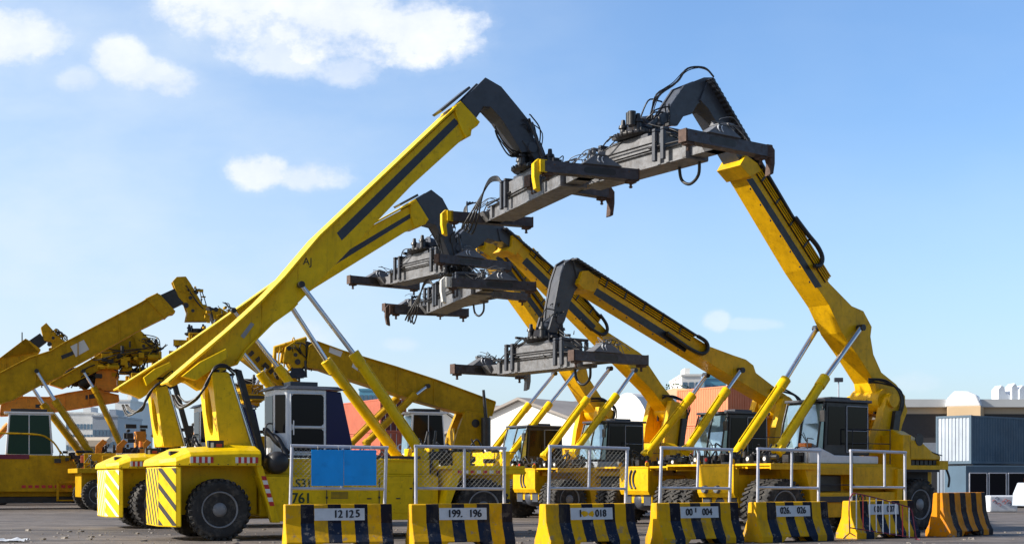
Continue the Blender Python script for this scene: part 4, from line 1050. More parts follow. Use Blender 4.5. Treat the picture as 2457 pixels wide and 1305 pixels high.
# ================================================================== MACHINES facing left (right half of the picture)
def machine_right(O, yaw, label, my, near_face, inner, goose, collar, tower, cyls, sprd, tray, dark_strip, loop, seed, head=None, emblem=True, lights=False, white_hood=False, num=None, cab=True, hw=.45, hoses_at=None, xf=6.7, hump=None):
    fr = Frame(*O, yaw); rg = random.Random(seed); n = 1
    root = thing('reach_stacker', label, 'reach stacker', (O[0], O[1], 0), R(yaw), 'reach stackers')
    body_right_kind(root, my, n, rg, emblem, lights, xf, white_hood)
    if cab: cab_right_kind(root, n)
    if num:
        M_ = Matrix.Translation((2.9, 1.724, 1.0))@Matrix.Rotation(R(180), 4, 'Z')@Matrix.Rotation(R(90), 4, 'X'); text_part(num, .42, root, M_, GRN, 'number', xs=.9, bold=.01)
    b = MB(); b.prism(fr.P(near_face, hw), -hw, hw); bo = b.build('boom', [my], root, .012)
    Pk = fr.P(near_face, hw); a0 = Vector(Pk[-1]); a1 = Vector(Pk[0])
    lowr = [p for p in fr.P(near_face[len(near_face)//2:], hw)]
    b = MB()
    if dark_strip:
        q0, q1 = Vector(fr.U(*dark_strip[3], hw)), Vector(fr.U(*dark_strip[2], hw)); dn = Vector((-(q1-q0).y, (q1-q0).x)).normalized()
        if dn.y > 0: dn = -dn
        for k in range(7):
            q = q0+(q1-q0)*(k+.5)/7+dn*.07; b.cyl((q.x, hw+.001, q.y), (q.x, hw+.008, q.y), .035, n=8)
        b.build('bolt_hole', [BLM], bo)
    if hump:
        b = MB(); h_ = fr.P(hump, hw+.12); b.prism(h_, -hw-.12, -hw+.02); b.prism(h_, hw-.02, hw+.12); b.build('boom_cheek', [my], bo, .01)
    if collar: b = MB(); b.prism(fr.P(collar, hw+.07), -hw-.07, hw+.07); b.build('boom_collar', [my], bo, .012)
    if inner: b = MB(); b.prism(fr.P(inner, .36), -.36, .36); b.build('inner_boom', [SLA], root, .01)
    g_ = fr.P(goose, .30); b = MB(); b.prism(g_, -.30, -.21); b.prism(g_, .21, .30)
    gc_ = (sum(p[0] for p in g_)/len(g_), sum(p[1] for p in g_)/len(g_))
    b.prism([(gc_[0]+(x-gc_[0])*.92, gc_[1]+(z-gc_[1])*.92) for x, z in g_], -.21, .21); b.build('gooseneck', [SLA], root, .012)
    if tower:
        b = MB()
        for tw_ in (tower,):
            tp = fr.P(tw_, .85); b.prism(tp, -.85, -.55); b.prism(tp, .55, .85)
            xs_ = [p[0] for p in tp]; zs_ = [p[1] for p in tp]; b.box(min(xs_)+.2, min(xs_)+.45, -.55, .55, min(zs_), max(zs_)*.85)
        tw = b.build('boom_support', [my], root, .012)
        px_, pz_ = fr.U(*cyls['pivot'], .85)
        b = MB(); b.cyl((px_, -.95, pz_), (px_, .95, pz_), .24, n=18); b.cyl((px_, -.62, pz_), (px_, .62, pz_), .42, n=18)
        b.build('pivot_pin', [my], tw)
        b = MB(); zz = 2.2
        b.prism([(px_-.30, pz_-.35), (px_-.02, pz_-.35), (px_+.35, zz), (px_+.02, zz)], .86, 1.0)
        b.build('exhaust_duct', [BLM], root)
        b = MB()
        for k in range(5):
            q, q2 = rg.uniform(-.09, .09), rg.uniform(-.08, .08); b.tube([(px_+.8, .55, pz_+.62+q), (px_+.25, .70+q, pz_+.62+q2), (px_-.26+q, .9, pz_+.38), (px_-.42+q, .95, pz_-.05+q2), (px_-.22+q2, .9, pz_-.6), (px_+.1+q, .8, pz_-1.1)], .03, 6)
        clutter(b, px_-.2, px_+.4, -.5, .6, pz_-.5, pz_+.1, 14, rg, .16); b.build('hydraulic_hose', [BLK], root)
    for (tp_, jt, bs, l0, l1) in cyls['list']:
        cylinder(root, fr.V(*tp_, l0), fr.V(*jt, (l0+l1)/2), fr.V(*bs, l1), cyls.get('rr', .085), cyls.get('rb', .15), YEL if my is YEK else my)
    if sprd:
        spreader(root, sprd['c'], sprd['dyaw'], sprd['L'], sprd['B'], 'K', n, sprd['hooks'], rg, cone=sprd.get('cone', CNE), mats=sprd.get('mats'))
        c0 = Vector(sprd['c'])+Vector((0, 0, 1.36)); tipx, tipz = fr.U(*sprd['tip'], 0)
        b = MB(); b.cyl((tipx, 0, tipz), c0, .22, .3, 14); b.cyl((tipx, -.45, tipz), (tipx, .45, tipz), .15, n=14)
        pl_ = [(tipx-.28, tipz+.15), (tipx+.28, tipz+.15), (c0.x+.2, c0.z-.1), (c0.x-.2, c0.z-.1)]
        b.prism(pl_, -.42, -.34); b.prism(pl_, .34, .42)
        b.build('suspension_link', [SLA], root, .01)
        b = MB(); t0 = Vector((tipx, .3, tipz+.3)); hoses(b, t0, c0, 9, -.1, .022, rg, .25)
        if hoses_at:
            for k in range(5):
                b.tube([fr.V(x+rg.uniform(-6, 6)*(i_ < 3), y-rg.uniform(0, 9), rg.uniform(.0, .4)) for i_, (x, y) in enumerate(hoses_at)], .016 if k else .03, 6)
            b.cyl((c0.x+.4, 0, c0.z), (c0.x+.4, 0, c0.z+.35), .14, n=10); b.cyl((c0.x+.6, .3, c0.z-.1), (c0.x+.6, .3, c0.z+.3), .12, n=10)
        b.build('hydraulic_hose', [BLK], root)
        b = MB()     # drooping hose loop under the spreader
        c_ = Vector(sprd['c']); y_ = sprd['L']*.20; b.tube([c_+Vector((-.25, y_, .05)), c_+Vector((-.28, y_+.06, -.40)), c_+Vector((-.28, y_+.42, -.60)), c_+Vector((-.28, y_+.78, -.40)), c_+Vector((-.25, y_+.84, .05))], .045, 8); b.build('hose_loop', [BLK], root)
    if tray:
        out_, th = tray; P_ = fr.P(out_, hw+.16)
        if P_[0][0] > P_[-1][0]: P_ = P_[::-1]
        b = MB(); b.prism(strip_along(P_, -th, th), hw-.25, hw+.16)
        Lt = 0
        for i in range(len(P_)-1):
            a = Vector(P_[i]); c = Vector(P_[i+1]); m_ = int((c-a).length/.16)
            ang = math.atan2((c-a).y, (c-a).x)
            for k in range(m_):
                q = a+(c-a)*(k+.5)/m_
                if (q-Vector(P_[-1])).length > 2.4: continue
                nr_ = Vector((-(c-a).y, (c-a).x)).normalized()*(-th/2); b.rbox((q.x+nr_.x, hw-.045, q.y+nr_.y), (.07, .43, th+.014), Matrix.Rotation(-ang, 3, 'Y'), 1)
        b.build('cable_tray', [BLM, SLA], bo)
    if loop:
        b = MB()
        for q in (0, .09, .18): b.tube([fr.V(x, y, hw+.06+q*.6) for x, y in loop], .075, 8)
        b.build('cable_chain', [BLK], bo)
    if dark_strip:
        P_ = fr.P(dark_strip, hw); b = MB(); b.prism(P_, hw, hw+.008); b.build('dark_side_strip', [BLM], bo)  # near-black strip standing slightly proud of the boom's side
        b = MB()
        a0 = Vector(P_[0]); a1 = Vector(P_[1]); nn = Vector((-(a1-a0).y, (a1-a0).x)).normalized()
        if nn.y < 0: nn = -nn
        n1_, n2_ = nn*.19, nn*.55; b.prism([(a0.x+n1_.x, a0.y+n1_.y), (a1.x+n1_.x, a1.y+n1_.y), (a1.x+n2_.x, a1.y+n2_.y), (a0.x+n2_.x, a0.y+n2_.y)], hw+.001, hw+.012, 1)
        for k in range(4):
            o_ = nn*(.24+.085*k); b.tube([(a0.x+o_.x, hw+.05, a0.y+o_.y), (a1.x+o_.x, hw+.05, a1.y+o_.y)], .026, 6)
        for k in range(5):
            q = a0+(a1-a0)*(k+.3)/5; b.rbox((q.x+nn.x*.36, hw+.05, q.y+nn.y*.36), (.06, .08, .36), Matrix.Rotation(-math.atan2((a1-a0).y, (a1-a0).x), 3, 'Y'), 1)
        b.build('hydraulic_pipe', [my, BLM], bo)
    return fr, root

def Oof(px, Yf, yaw, xf=6.7, lat=1.8):
    fx = (px-CX)/F*Yf; a = R(yaw); f = Vector((math.cos(a), math.sin(a))); l = Vector((-math.sin(a), math.cos(a)))
    q = Vector((fx, Yf))-f*xf-l*lat; return (q.x, q.y)
def spc(O, yaw, w_): fr = Frame(*O, yaw); return (Vector(w_)-fr.O).dot(fr.f)

OA = (12.37, 46.47)
frA, rA = machine_right(OA, 215, 'rightmost yellow reach stacker with the tallest boom and white hood below its cab', YEK,
    near_face=[(1812, 390), (1895, 522), (1990, 679), (2044, 734), (2072, 746), (2092, 784), (2089, 807), (2096, 850), (2115, 893), (2150, 921), (2172, 950), (2172, 985), (2150, 1000), (2110, 985), (2099, 917), (2060, 855), (2020, 798), (1989, 731), (1932, 646), (1783, 394)],
    inner=[(1700, 190), (1712, 192), (1815, 400), (1790, 410), (1700, 262), (1680, 240)],
    goose=[(1642, 205), (1690, 186), (1712, 186), (1738, 238), (1716, 262), (1694, 243), (1674, 250), (1660, 274), (1640, 280), (1626, 302), (1600, 302), (1596, 286), (1612, 250)],
    collar=[(1790, 372), (1818, 392), (1828, 410), (1800, 424), (1776, 396)],
    tower=[(2128, 955), (2170, 962), (2178, 985), (2165, 1020), (2150, 1092), (2088, 1092), (2104, 1040), (2118, 1000)],
    cyls=dict(pivot=(2140, 960), list=[((2066, 786), (1978, 908), (1868, 1078), .62, .95), ((1960, 788), (1884, 912), (1764, 1090), -.62, -.95)]),
    sprd=dict(c=(spc(OA, 215, (4.37, 40.9))+.72, 0, 10.65), dyaw=R(1), L=6.95, B=3.1, hooks=((1, -1, RUS, .5), (-1, -1, RUS, .6)), tip=(1588, 292)),
    tray=([(1712, 186), (1808, 349), (1840, 407), (1908, 522)], .06), dark_strip=[(1806, 428), (1972, 688), (1956, 691), (1791, 431)],
    loop=[(1908, 522), (1938, 562), (1962, 592), (1973, 618), (1968, 636), (1954, 638)], seed=21, emblem=False, lights=True, white_hood=True, num='702',
    hoses_at=[(1560, 290), (1575, 235), (1620, 205), (1650, 172), (1690, 170), (1712, 190)])
OB = Oof(1640, 49, 215); 
frB, rB = machine_right(OB, 215, 'second yellow reach stacker from the right, its boom the lowest of the four', YEK,
    near_face=[(1412, 651), (1701, 830), (1760, 852), (1790, 862), (1808, 876), (1814, 894), (1853, 924), (1900, 957), (1925, 985), (1915, 1010), (1880, 1000), (1861, 966), (1731, 888), (1612, 815), (1420, 697)],
    inner=[(1375, 620), (1415, 645), (1425, 690), (1385, 668)],
    goose=[(1356, 630), (1376, 618), (1394, 628), (1404, 650), (1394, 682), (1380, 698), (1370, 722), (1356, 768), (1346, 788), (1326, 788), (1330, 735), (1342, 672)],
    collar=[(1398, 650), (1412, 649), (1428, 662), (1424, 700), (1402, 694), (1388, 680)],
    tower=[(1880, 955), (1918, 965), (1920, 1000), (1905, 1090), (1855, 1090), (1862, 1020)],
    cyls=dict(pivot=(1898, 975), list=[((1778, 888), (1742, 938), (1648, 1078), .62, .95), ((1694, 900), (1660, 950), (1552, 1088), -.62, -.95)]),
    sprd=dict(c=(spc(OB, 215, (1.19, 47.7)), 0, 5.45), dyaw=R(2), L=6.7, B=3.15, hooks=((-1, -1, STL, .5),), tip=(1325, 770)),
    tray=([(1385, 618), (1674, 803)], .06), dark_strip=[(1432, 691), (1652, 829), (1643, 845), (1424, 706)],
    loop=[(1674, 806), (1694, 820), (1698, 838), (1684, 848), (1655, 836), (1600, 798)], seed=22)
OC = Oof(1355, 57, 215)
frC, rC = machine_right(OC, 215, 'third yellow reach stacker from the right, its boom crossing behind the low one', YEK,
    near_face=[(1243, 572), (1330, 662), (1461, 798), (1534, 845), (1550, 858), (1557, 876), (1587, 921), (1622, 965), (1648, 990), (1650, 1015), (1620, 1010), (1567, 938), (1298, 664), (1236, 600)],
    inner=[(1195, 548), (1225, 552), (1250, 575), (1240, 605), (1200, 575)],
    goose=[(1120, 545), (1150, 530), (1205, 540), (1228, 560), (1222, 580), (1195, 580), (1170, 572), (1150, 590), (1110, 625), (1075, 625), (1085, 580)],
    collar=[(1230, 560), (1247, 566), (1258, 582), (1238, 612), (1215, 600), (1228, 590)],
    tower=[(1612, 960), (1650, 972), (1652, 1000), (1638, 1090), (1590, 1090), (1598, 1020)],
    cyls=dict(pivot=(1632, 985), list=[((1522, 888), (1478, 950), (1378, 1084), .62, .95), ((1463, 884), (1408, 958), (1308, 1092), -.62, -.95)]),
    sprd=dict(c=(spc(OC, 215, (-3.39, 55.2)), 0, 9.75), dyaw=R(1), L=6.7, B=3.3, hooks=(), tip=(1075, 600)),
    tray=([(1215, 545), (1325, 637), (1400, 708), (1445, 762)], .06), dark_strip=[(1264, 618), (1430, 782), (1418, 795), (1252, 631)],
    loop=[(1440, 755), (1455, 778), (1456, 796), (1442, 802), (1415, 785), (1395, 765)], seed=23)
OD = Oof(1165, 62, 215)
frD, rD = machine_right(OD, 215, 'fourth yellow reach stacker from the right, its boom steepest behind the spreaders in the middle', YEK,
    near_face=[(1180, 572), (1284, 712), (1380, 840), (1405, 872), (1412, 905), (1449, 962), (1475, 990), (1470, 1012), (1440, 1005), (1358, 874), (1236, 703), (1166, 605)],
    inner=[(1140, 560), (1170, 560), (1190, 580), (1170, 600)],
    goose=[(1090, 560), (1120, 548), (1165, 550), (1182, 575), (1165, 590), (1130, 585), (1110, 620), (1070, 630), (1065, 600)],
    collar=[(1168, 562), (1184, 570), (1194, 588), (1180, 618), (1160, 605), (1166, 590)],
    tower=[(1438, 975), (1474, 985), (1472, 1010), (1460, 1090), (1418, 1090), (1426, 1030)],
    cyls=dict(pivot=(1458, 990), list=[((1388, 882), (1318, 970), (1222, 1094), .62, .95), ((1330, 896), (1268, 972), (1170, 1098), -.62, -.95)]),
    sprd=dict(c=(spc(OD, 215, (-2.67, 63.06)), 0, 9.6), dyaw=R(1), L=6.7, B=3.3, hooks=(), tip=(1085, 620)),
    tray=([(1184, 572), (1284, 706), (1330, 770)], .06), dark_strip=[(1199, 612), (1304, 755), (1294, 762), (1189, 619)],
    loop=None, seed=24)

# ================================================================== distant machines
def far_machine(O, yaw, near, label, my, boom, inner, head, cyls, Yscale=1.0, collar=None, cab=None, patches=(), sp=None, kind='left', tower=None, seed=1, glass=GLG, xf=7.6, extra=None, fullbody=True):
    fr = Frame(*O, yaw); rg = random.Random(seed); n = near
    root = thing('reach_stacker', label, 'reach stacker', (O[0], O[1], 0), R(yaw), 'reach stackers')
    b = MB()
    b.box(-1.6, xf+.8, -1.2, 1.2, .7, 2.2); b.prism([(-1.8, 1.0), (xf-1.3, .95), (xf-1.1, 1.2), (xf-1.9, 3.0), (-1.8, 3.0)] if fullbody else [(-1.8, .8), (xf-1.3, .8), (xf-1.1, 2.3), (-1.8, 2.3)], n*1.2, n*1.75)
    b.box(-1.8, xf-2.2, -n*1.2, -n*1.75, .8, 2.4); b.box(xf-1.9, xf+1.1, -1.9, 1.9, 2.0, 2.25)
    b.prism([(xf-1.6, .7), (xf-1.3, .7), (xf-.9, 2.0), (xf-1.4, 2.0)], n*1.2, n*1.9)
    b.build('chassis', [my], root, .03)
    b = MB(); b.box(-1.6, xf, -1.0, 1.0, .35, .72); clutter(b, xf-1.8, xf+.6, -1.2, 1.2, 2.3, 2.6, 24, rg, .28)
    b.build('undercarriage', [BLM], root)
    for s in (-1, 1): wheel(root, 0, s*1.5, 0, 1.0); wheel(root, xf, s*1.7, 0, 1.0)
    hw = .5
    P_ = fr.P(boom, n*hw); b = MB(); b.prism(P_, -hw, hw)
    i0 = min(range(len(P_)), key=lambda i: P_[i][0]); i1 = max(range(len(P_)), key=lambda i: P_[i][0])
    ch = []
    for st_ in (1, -1):
        c_ = [P_[i0]]; i = i0
        while i != i1:
            i = (i+st_) % len(P_)
            if P_[i][0] > c_[-1][0]+.02: c_.append(P_[i])
        ch.append(c_)
    ch.sort(key=lambda c_: -sum(p[1] for p in c_)/len(c_))
    if len(ch[0]) > 1: b.prism(strip_along(ch[0], -.03, .07), -hw-.10, hw+.10)
    if len(ch[1]) > 1: b.prism(strip_along(ch[1], -.05, .07), -hw-.07, hw+.07)
    for k in range(3):      # stiffener ribs up the side
        xr = P_[i0][0]+(P_[i1][0]-P_[i0][0])*(.34+.2*k)
        zz = []
        for j in range(len(P_)):
            a, c = P_[j], P_[(j+1) % len(P_)]
            if (a[0]-xr)*(c[0]-xr) < 0: zz.append(a[1]+(c[1]-a[1])*(xr-a[0])/(c[0]-a[0]))
        if len(zz) >= 2: b.box(xr-.03, xr+.03, n*hw, n*(hw+.05), min(zz)+.02, max(zz)-.02)
    bo = b.build('boom', [my], root, .02)
    if collar: b = MB(); b.prism(fr.P(collar, n*.58), -.58, .58); b.build('boom_collar', [my], bo, .02)
    for (pp, m_, nm) in patches: b = MB(); b.prism(fr.P(pp, n*hw), n*hw, n*(hw+.01)); b.build(nm, [m_], bo)
    if inner: b = MB(); b.prism(fr.P(inner, n*.38), -.38, .38); b.build('inner_boom', [BLM], root, .02)
    if head:
        b = MB(); h_ = fr.P(head, n*.42); b.prism(h_, -.42, -.22); b.prism(h_, .22, .42)
        cx = sum(p[0] for p in h_)/len(h_); cz = sum(p[1] for p in h_)/len(h_); b.prism([(cx+(x-cx)*.8, cz+(z-cz)*.8) for x, z in h_], -.22, .22)
        b.cyl((cx, n*.40, cz), (cx, n*.47, cz), .22, n=14); hd = b.build('boom_head', [my], root, .02)
        for (ux, uz, ur) in ((.35, .35, .13), (-.25, -.45, .16), (.15, -.75, .10), (0, 0, .11)):
            b = MB(); b.cyl((cx+ux, n*.425, cz+uz), (cx+ux, n*(.485 if ux == 0 else .44), cz+uz), ur, n=14); b.build('pin', [BLM], hd)
        b = MB(); clutter(b, cx-.7, cx+.9, -.5, .5, cz-.9, cz+.6, 18, rg, .22); b.build('head_fitting', [my], root)
        b = MB(); hoses(b, (cx, n*.4, cz+.5), (cx+(.9 if yaw < 90 else -.9), n*.2, cz-.7), 8, -.2, .03, rg, .3); b.build('hydraulic_hose', [BLK], root)
    if tower:
        tp = fr.P(tower, n*.8); b = MB(); b.prism(tp, -.8, -.5); b.prism(tp, .5, .8); b.box(min(p[0] for p in tp)+.2, max(p[0] for p in tp)-.2, -.5, .5, 2.0, max(p[1] for p in tp)-1.0); b.build('boom_support', [my], root, .02)
    for (tp_, jt, bs, l0, l1) in cyls: cylinder(root, fr.V(*tp_, l0), fr.V(*jt, (l0+l1)/2), fr.V(*bs, l1), .10, .19, my)
    if cab:
        (x0, x1, z0, z1, y0, y1, sl) = cab
        b = MB(); b.prism([(x0, z0), (x1, z0), (x1-sl*.2, z1), (x0+sl*.3, z1)] if sl >= 0 else [(x0, z0), (x1, z0), (x1+sl*.3, z1), (x0, z1)], y0, y1); cb = b.build('cab', [WHT], root, .04)
        yo = y0 if abs(y0) > abs(y1) else y1
        b = MB(); xm = (x0+x1)/2
        for (a, c) in ((x0+.12, xm-.03), (xm+.03, x1-.10)): b.prism([(a, z0+.06), (c, z0+.06), (c-(.12 if c > xm+.1 else 0), z1-.08), (a+(.16 if a < xm else 0), z1-.08)], yo, yo+n*.015)
        fx = x1 if True else x0
        b.build('cab_window', [glass], cb)
        b = MB(); b.prism([(x1-.02, z0+.15), (x1+.03, z0+.15), (x1+.0-.12, z1-.12), (x1-.17, z1-.12)], y0*.9, y1*.9); b.build('windscreen', [GLL], cb)
        b = MB(); b.box(x0-.05, x1+.05, min(y0, y1)-.05, max(y0, y1)+.05, z1, z1+.1); b.box(x0+.3, x1-.3, min(y0, y1)+.2, max(y0, y1)-.2, z1+.1, z1+.28, 1); b.build('cab_roof', [WHT, BLM], cb, .02)
    if sp: spreader(root, sp['c'], sp['dyaw'], sp['L'], sp['B'], 'F', n, (), rg, mats=(my, my, my), cone=None, detail=.8)
    if extra: extra(fr, root, rg)
    return fr, root

def xl1(fr, root, rg):
    b = MB(); z = 3.05; b.box(-1.8, 3.5, -1.76, -1.80, 2.80, 3.05); b.build('body_stripe', [MAR], root)
    b = MB()
    for i in range(9): b.box(3.1+i*.35, 3.32+i*.35, -1.765, -1.755, 1.18, 1.34)
    b.build('warning_marks', [RED], root)
    b = MB(); b.tube([(-1.5, -1.8, 4.2), (3.4, -1.8, 4.2), (4.6, -1.9, 3.9), (5.2, -1.9, 3.1)], .05, 6); b.build('handrail', [YEO], root)
    b = MB()
    for x in (5.0, 6.1): b.box(x-.06, x+.06, -2.1, -1.95, .45, 1.6)
    b.box(5.0, 6.1, -2.1, -1.95, 1.45, 1.6); b.box(5.0, 6.1, -2.1, -1.9, .45, .52); b.build('step', [YEO], root)
    b = MB(); clutter(b, 5.0, 6.8, -2.0, -1.5, 2.6, 3.3, 20, rg, .3); b.build('hydraulic_valve', [BLM], root)
OL1 = (-30.9, 77.4)
fL1 = Frame(*OL1, 20)
def sx(fr, px, py, lat=0): return fr.U(px, py, lat)
x_, z_ = sx(fL1, 475, 800)
cb_ = [fL1.U(12, 1083, -1.5)[0], fL1.U(127, 1083, -1.5)[0]]
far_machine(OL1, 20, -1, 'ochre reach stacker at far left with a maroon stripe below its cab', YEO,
    boom=[(-90, 940), (0, 895), (71, 858), (122, 842), (157, 821), (330, 731), (377, 704), (412, 750), (393, 761), (326, 794), (304, 808), (159, 886), (147, 900), (98, 920), (32, 956), (0, 967), (-90, 1010)],
    collar=[(349, 716), (376, 703), (384, 706), (421, 746), (419, 752), (405, 754), (400, 762), (392, 760)],
    inner=[(375, 712), (428, 688), (445, 725), (405, 745)],
    head=[(414, 675), (424, 664), (446, 663), (457, 679), (467, 696), (488, 733), (506, 735), (508, 770), (446, 770), (450, 749), (443, 728), (428, 712)],
    cyls=[((88, 890), (132, 962), (214, 1082), -.7, -1.0), ((62, 905), (104, 970), (192, 1085), .7, 1.0)],
    patches=[([(169, 831), (201, 815), (214, 838), (182, 856)], CON, 'white_patch'), ([(146, 853), (174, 842), (178, 850), (149, 862)], BLM, 'dark_patch')],
    cab=(cb_[0], cb_[1], 3.02, 5.35, -1.45, -.1, .6), sp=dict(c=(x_, 0, z_-1.1), dyaw=R(-4), L=7.0, B=3.0), seed=31, extra=xl1)
OL2 = (-38.5, 96); fL2 = Frame(*OL2, 20)
x2_, z2_ = sx(fL2, 150, 850)
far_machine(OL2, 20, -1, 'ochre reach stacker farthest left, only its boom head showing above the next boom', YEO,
    boom=[(-80, 905), (0, 860), (50, 822), (61, 813), (92, 845), (80, 858), (0, 893), (-80, 935)], collar=[(48, 823), (62, 812), (72, 818), (98, 838), (92, 848), (84, 850), (76, 845)],
    inner=[(62, 822), (96, 799), (112, 820), (88, 838)], head=[(98, 785), (111, 774), (127, 792), (147, 812), (160, 824), (150, 836), (127, 836), (122, 820), (106, 817)],
    cyls=[((10, 905), (30, 945), (80, 1060), -.7, -1.0)], cab=None, sp=dict(c=(x2_, 0, z2_-2.0), dyaw=0, L=6.5, B=3), seed=32)
# orange machine with a level boom
OL3 = (-33.5, 90); fL3 = Frame(*OL3, 20); x3_, z3_ = sx(fL3, 262, 950)
def xl3(fr, root, rg):
    b = MB(); c = fr.V(205, 905, 0)
    for k in range(26):
        a = c+Vector((rg.uniform(-1.0, 1.0), rg.uniform(-.5, .5), rg.uniform(-.5, .4)))
        b.lathe([(.1, -.08), (.30, -.07), (.34, 0), (.30, .07), (.1, .08)], a, 10)
    hoses(b, c+Vector((-1.2, 0, -.4)), c+Vector((1.1, 0, .5)), 12, -.4, .05, rg, .4)
    b.build('hose_reel', [BLK], root)
    b = MB(); P0 = fr.P([(226, 935), (232, 890), (250, 884), (284, 880), (286, 940)], -.5); b.prism(P0, -.5, .5); b.build('mast', [ORA], root, .02)
    b = MB(); clutter(b, fr.U(228, 900, 0)[0], fr.U(318, 900, 0)[0], -.8, .8, fr.U(250, 895, 0)[1], fr.U(250, 850, 0)[1], 40, rg, .42); b.build('crane_head', [YEO], root)
    beacon(root, *[fr.V(255, 880, 0)[i] for i in (0, 1, 2)])
far_machine(OL3, 20, -1, 'orange reach stacker with its boom lowered level behind the ochre one', ORA,
    boom=[(3, 972), (21, 960), (52, 952), (115, 953), (161, 943), (242, 930), (250, 940), (284, 948), (285, 962), (169, 981), (86, 992), (0, 996)], inner=None, head=None,
    cyls=[((60, 985), (20, 1020), (-30, 1070), -.7, -1.0)], patches=[([(205, 948), (240, 942), (242, 953), (205, 958)], DKO, 'slot'), ([(85, 970), (110, 968), (110, 977), (85, 978)], DKO, 'slot')],
    sp=None, seed=33, extra=xl3)
def xl4(fr, root, rg):
    b = MB(); x0, z0 = fr.U(235, 900, 0); x1, z1 = fr.U(385, 800, 0)
    clutter(b, x0, x1, -.8, .8, z0, z0+1.6, 60, rg, .4); b.build('lifting_gear', [YEO], root)
    b = MB(); clutter(b, x0, x1, -.9, .9, z0-.2, z1, 50, rg, .3); hoses(b, (x0, -.5, z0+1.4), (x1, -.5, z1-.6), 10, .7, .035, rg, .5); b.build('hydraulic_hose', [BLK], root)
OL4 = (-27.5, 92); fL4 = Frame(*OL4, 20); x4_, z4_ = sx(fL4, 330, 905)
far_machine(OL4, 20, -1, 'ochre reach stacker with its boom head showing just under the longer boom', YEO,
    boom=[(120, 920), (220, 862), (300, 812), (318, 800), (330, 838), (250, 880), (150, 930)], inner=[(310, 800), (335, 792), (345, 830), (318, 840)],
    head=[(320, 800), (335, 790), (352, 806), (382, 832), (380, 866), (330, 872), (312, 846)], cyls=[((200, 890), (225, 930), (290, 1070), -.7, -1.0)],
    sp=dict(c=(x4_, 0, z4_-.8), dyaw=R(3), L=6.6, B=3.4), seed=34, extra=xl4)
# machine glimpsed behind 761
OL6 = (-16.5, 78); fL6 = Frame(*OL6, 205)
x6_, z6_ = sx(fL6, 590, 925)
def xl6(fr, root, rg):
    b = MB()
    for k in range(6):
        c = fr.V(603+k*16, 848+k*14, .5); b.rbox(c+Vector((0, .012, 0)), (.32, .02, .22), Matrix.Rotation(R(45), 3, 'Y'))
    b.build('slot', [BLM], root)
far_machine(OL6, 205, 1, 'ochre reach stacker glimpsed between the booms behind the 761 cab', YEO,
    boom=[(520, 758), (550, 748), (625, 830), (725, 925), (745, 960), (720, 965), (690, 938), (590, 862), (520, 795)], inner=[(500, 735), (525, 742), (545, 775), (515, 775)],
    head=[(508, 745), (528, 738), (552, 752), (556, 770), (520, 785)], cyls=[((640, 880), (610, 930), (560, 1050), .7, 1.0)], sp=dict(c=(x6_, 0, z6_-1.0), dyaw=R(0), L=6, B=3), seed=36, xf=7.0, fullbody=False, extra=xl6)
# centre machine with lowered boom
OM3 = (-1.0, 80.5); fM3 = Frame(*OM3, 205)
def xm3(fr, root, rg):
    a = fr.V(1160, 935, 1.2); c = fr.V(1166, 1008, 1.2); b = MB(); b.cyl(c, a, .11, .08, 10); b.cyl(c+Vector((0, 0, -1.6)), c+Vector((0, 0, .15)), .28, n=12); b.build('exhaust_stack', [BLM], root)
    b = MB(); b.tube([fr.V(657, 880, 0), fr.V(660, 834, 0), fr.V(708, 820, 0), fr.V(735, 812, 0)], .12, 6, smooth=False); b.tube([fr.V(668, 880, .3), fr.V(670, 845, .3), fr.V(680, 845, .3), fr.V(682, 880, .3)], .04, 6); b.build('guard_frame', [YEO], root)
    c = fr.V(714, 868, .45); b = MB(); b.cyl(c-Vector((0, .9, 0)), c, .42, n=20); b.cyl(c, c+Vector((0, .05, 0)), .16, n=12, mi=1); b.build('sheave', [YEO, BLM], root)
    b = MB(); b.loft([[fr.V(x, y, l) for x, y, l in ((705, 878, .4), (724, 878, .4), (724, 878, -.4), (705, 878, -.4))], [fr.V(x, y, l) for x, y, l in ((688, 908, .7), (738, 905, .7), (738, 905, -.7), (688, 908, -.7))]]); clutter(b, fr.U(700, 900, 0)[0]-.8, fr.U(700, 900, 0)[0]+.9, -.5, .5, fr.U(700, 905, 0)[1]-.2, fr.U(700, 890, 0)[1], 16, rg, .25)
    b.tube([fr.V(733, 865, .5), fr.V(734, 905, .5)], .07, 8); b.build('lifting_block', [BLM], root)
    b = MB(); c = fr.V(1141, 1015, .82); b.cyl(c, c+Vector((0, .02, 0)), .24, n=18); b.build('pivot_hole', [BLM], root)
cx0, cx1 = fM3.U(1072, 1075, 1.5)[0], fM3.U(985, 1075, 1.5)[0]
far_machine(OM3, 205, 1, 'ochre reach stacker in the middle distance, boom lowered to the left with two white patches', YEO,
    boom=[(759, 819), (823, 842), (950, 880), (1045, 911), (1188, 964), (1180, 996), (1109, 989), (996, 958), (923, 934), (820, 901), (776, 885), (737, 879), (742, 830)],
    inner=[(728, 815), (762, 826), (745, 880), (728, 878)], head=[(708, 818), (733, 810), (734, 878), (718, 880), (700, 872), (680, 868), (686, 832)],
    cyls=[((1026, 926), (996, 948), (880, 1062), .7, 1.0), ((985, 935), (952, 956), (842, 1064), -.7, -1.0)],
    patches=[([(791, 832), (823, 842), (817, 856), (789, 845)], CON, 'white_patch'), ([(848, 868), (868, 875), (862, 892), (844, 880)], CON, 'white_patch')],
    cab=(cx0, cx1, 3.0, 5.35, 1.45, 0.1, .7), tower=[(1118, 985), (1175, 992), (1172, 1030), (1150, 1072), (1088, 1072), (1100, 1030)], seed=37, glass=GLS, xf=7.0, fullbody=False, extra=xm3)

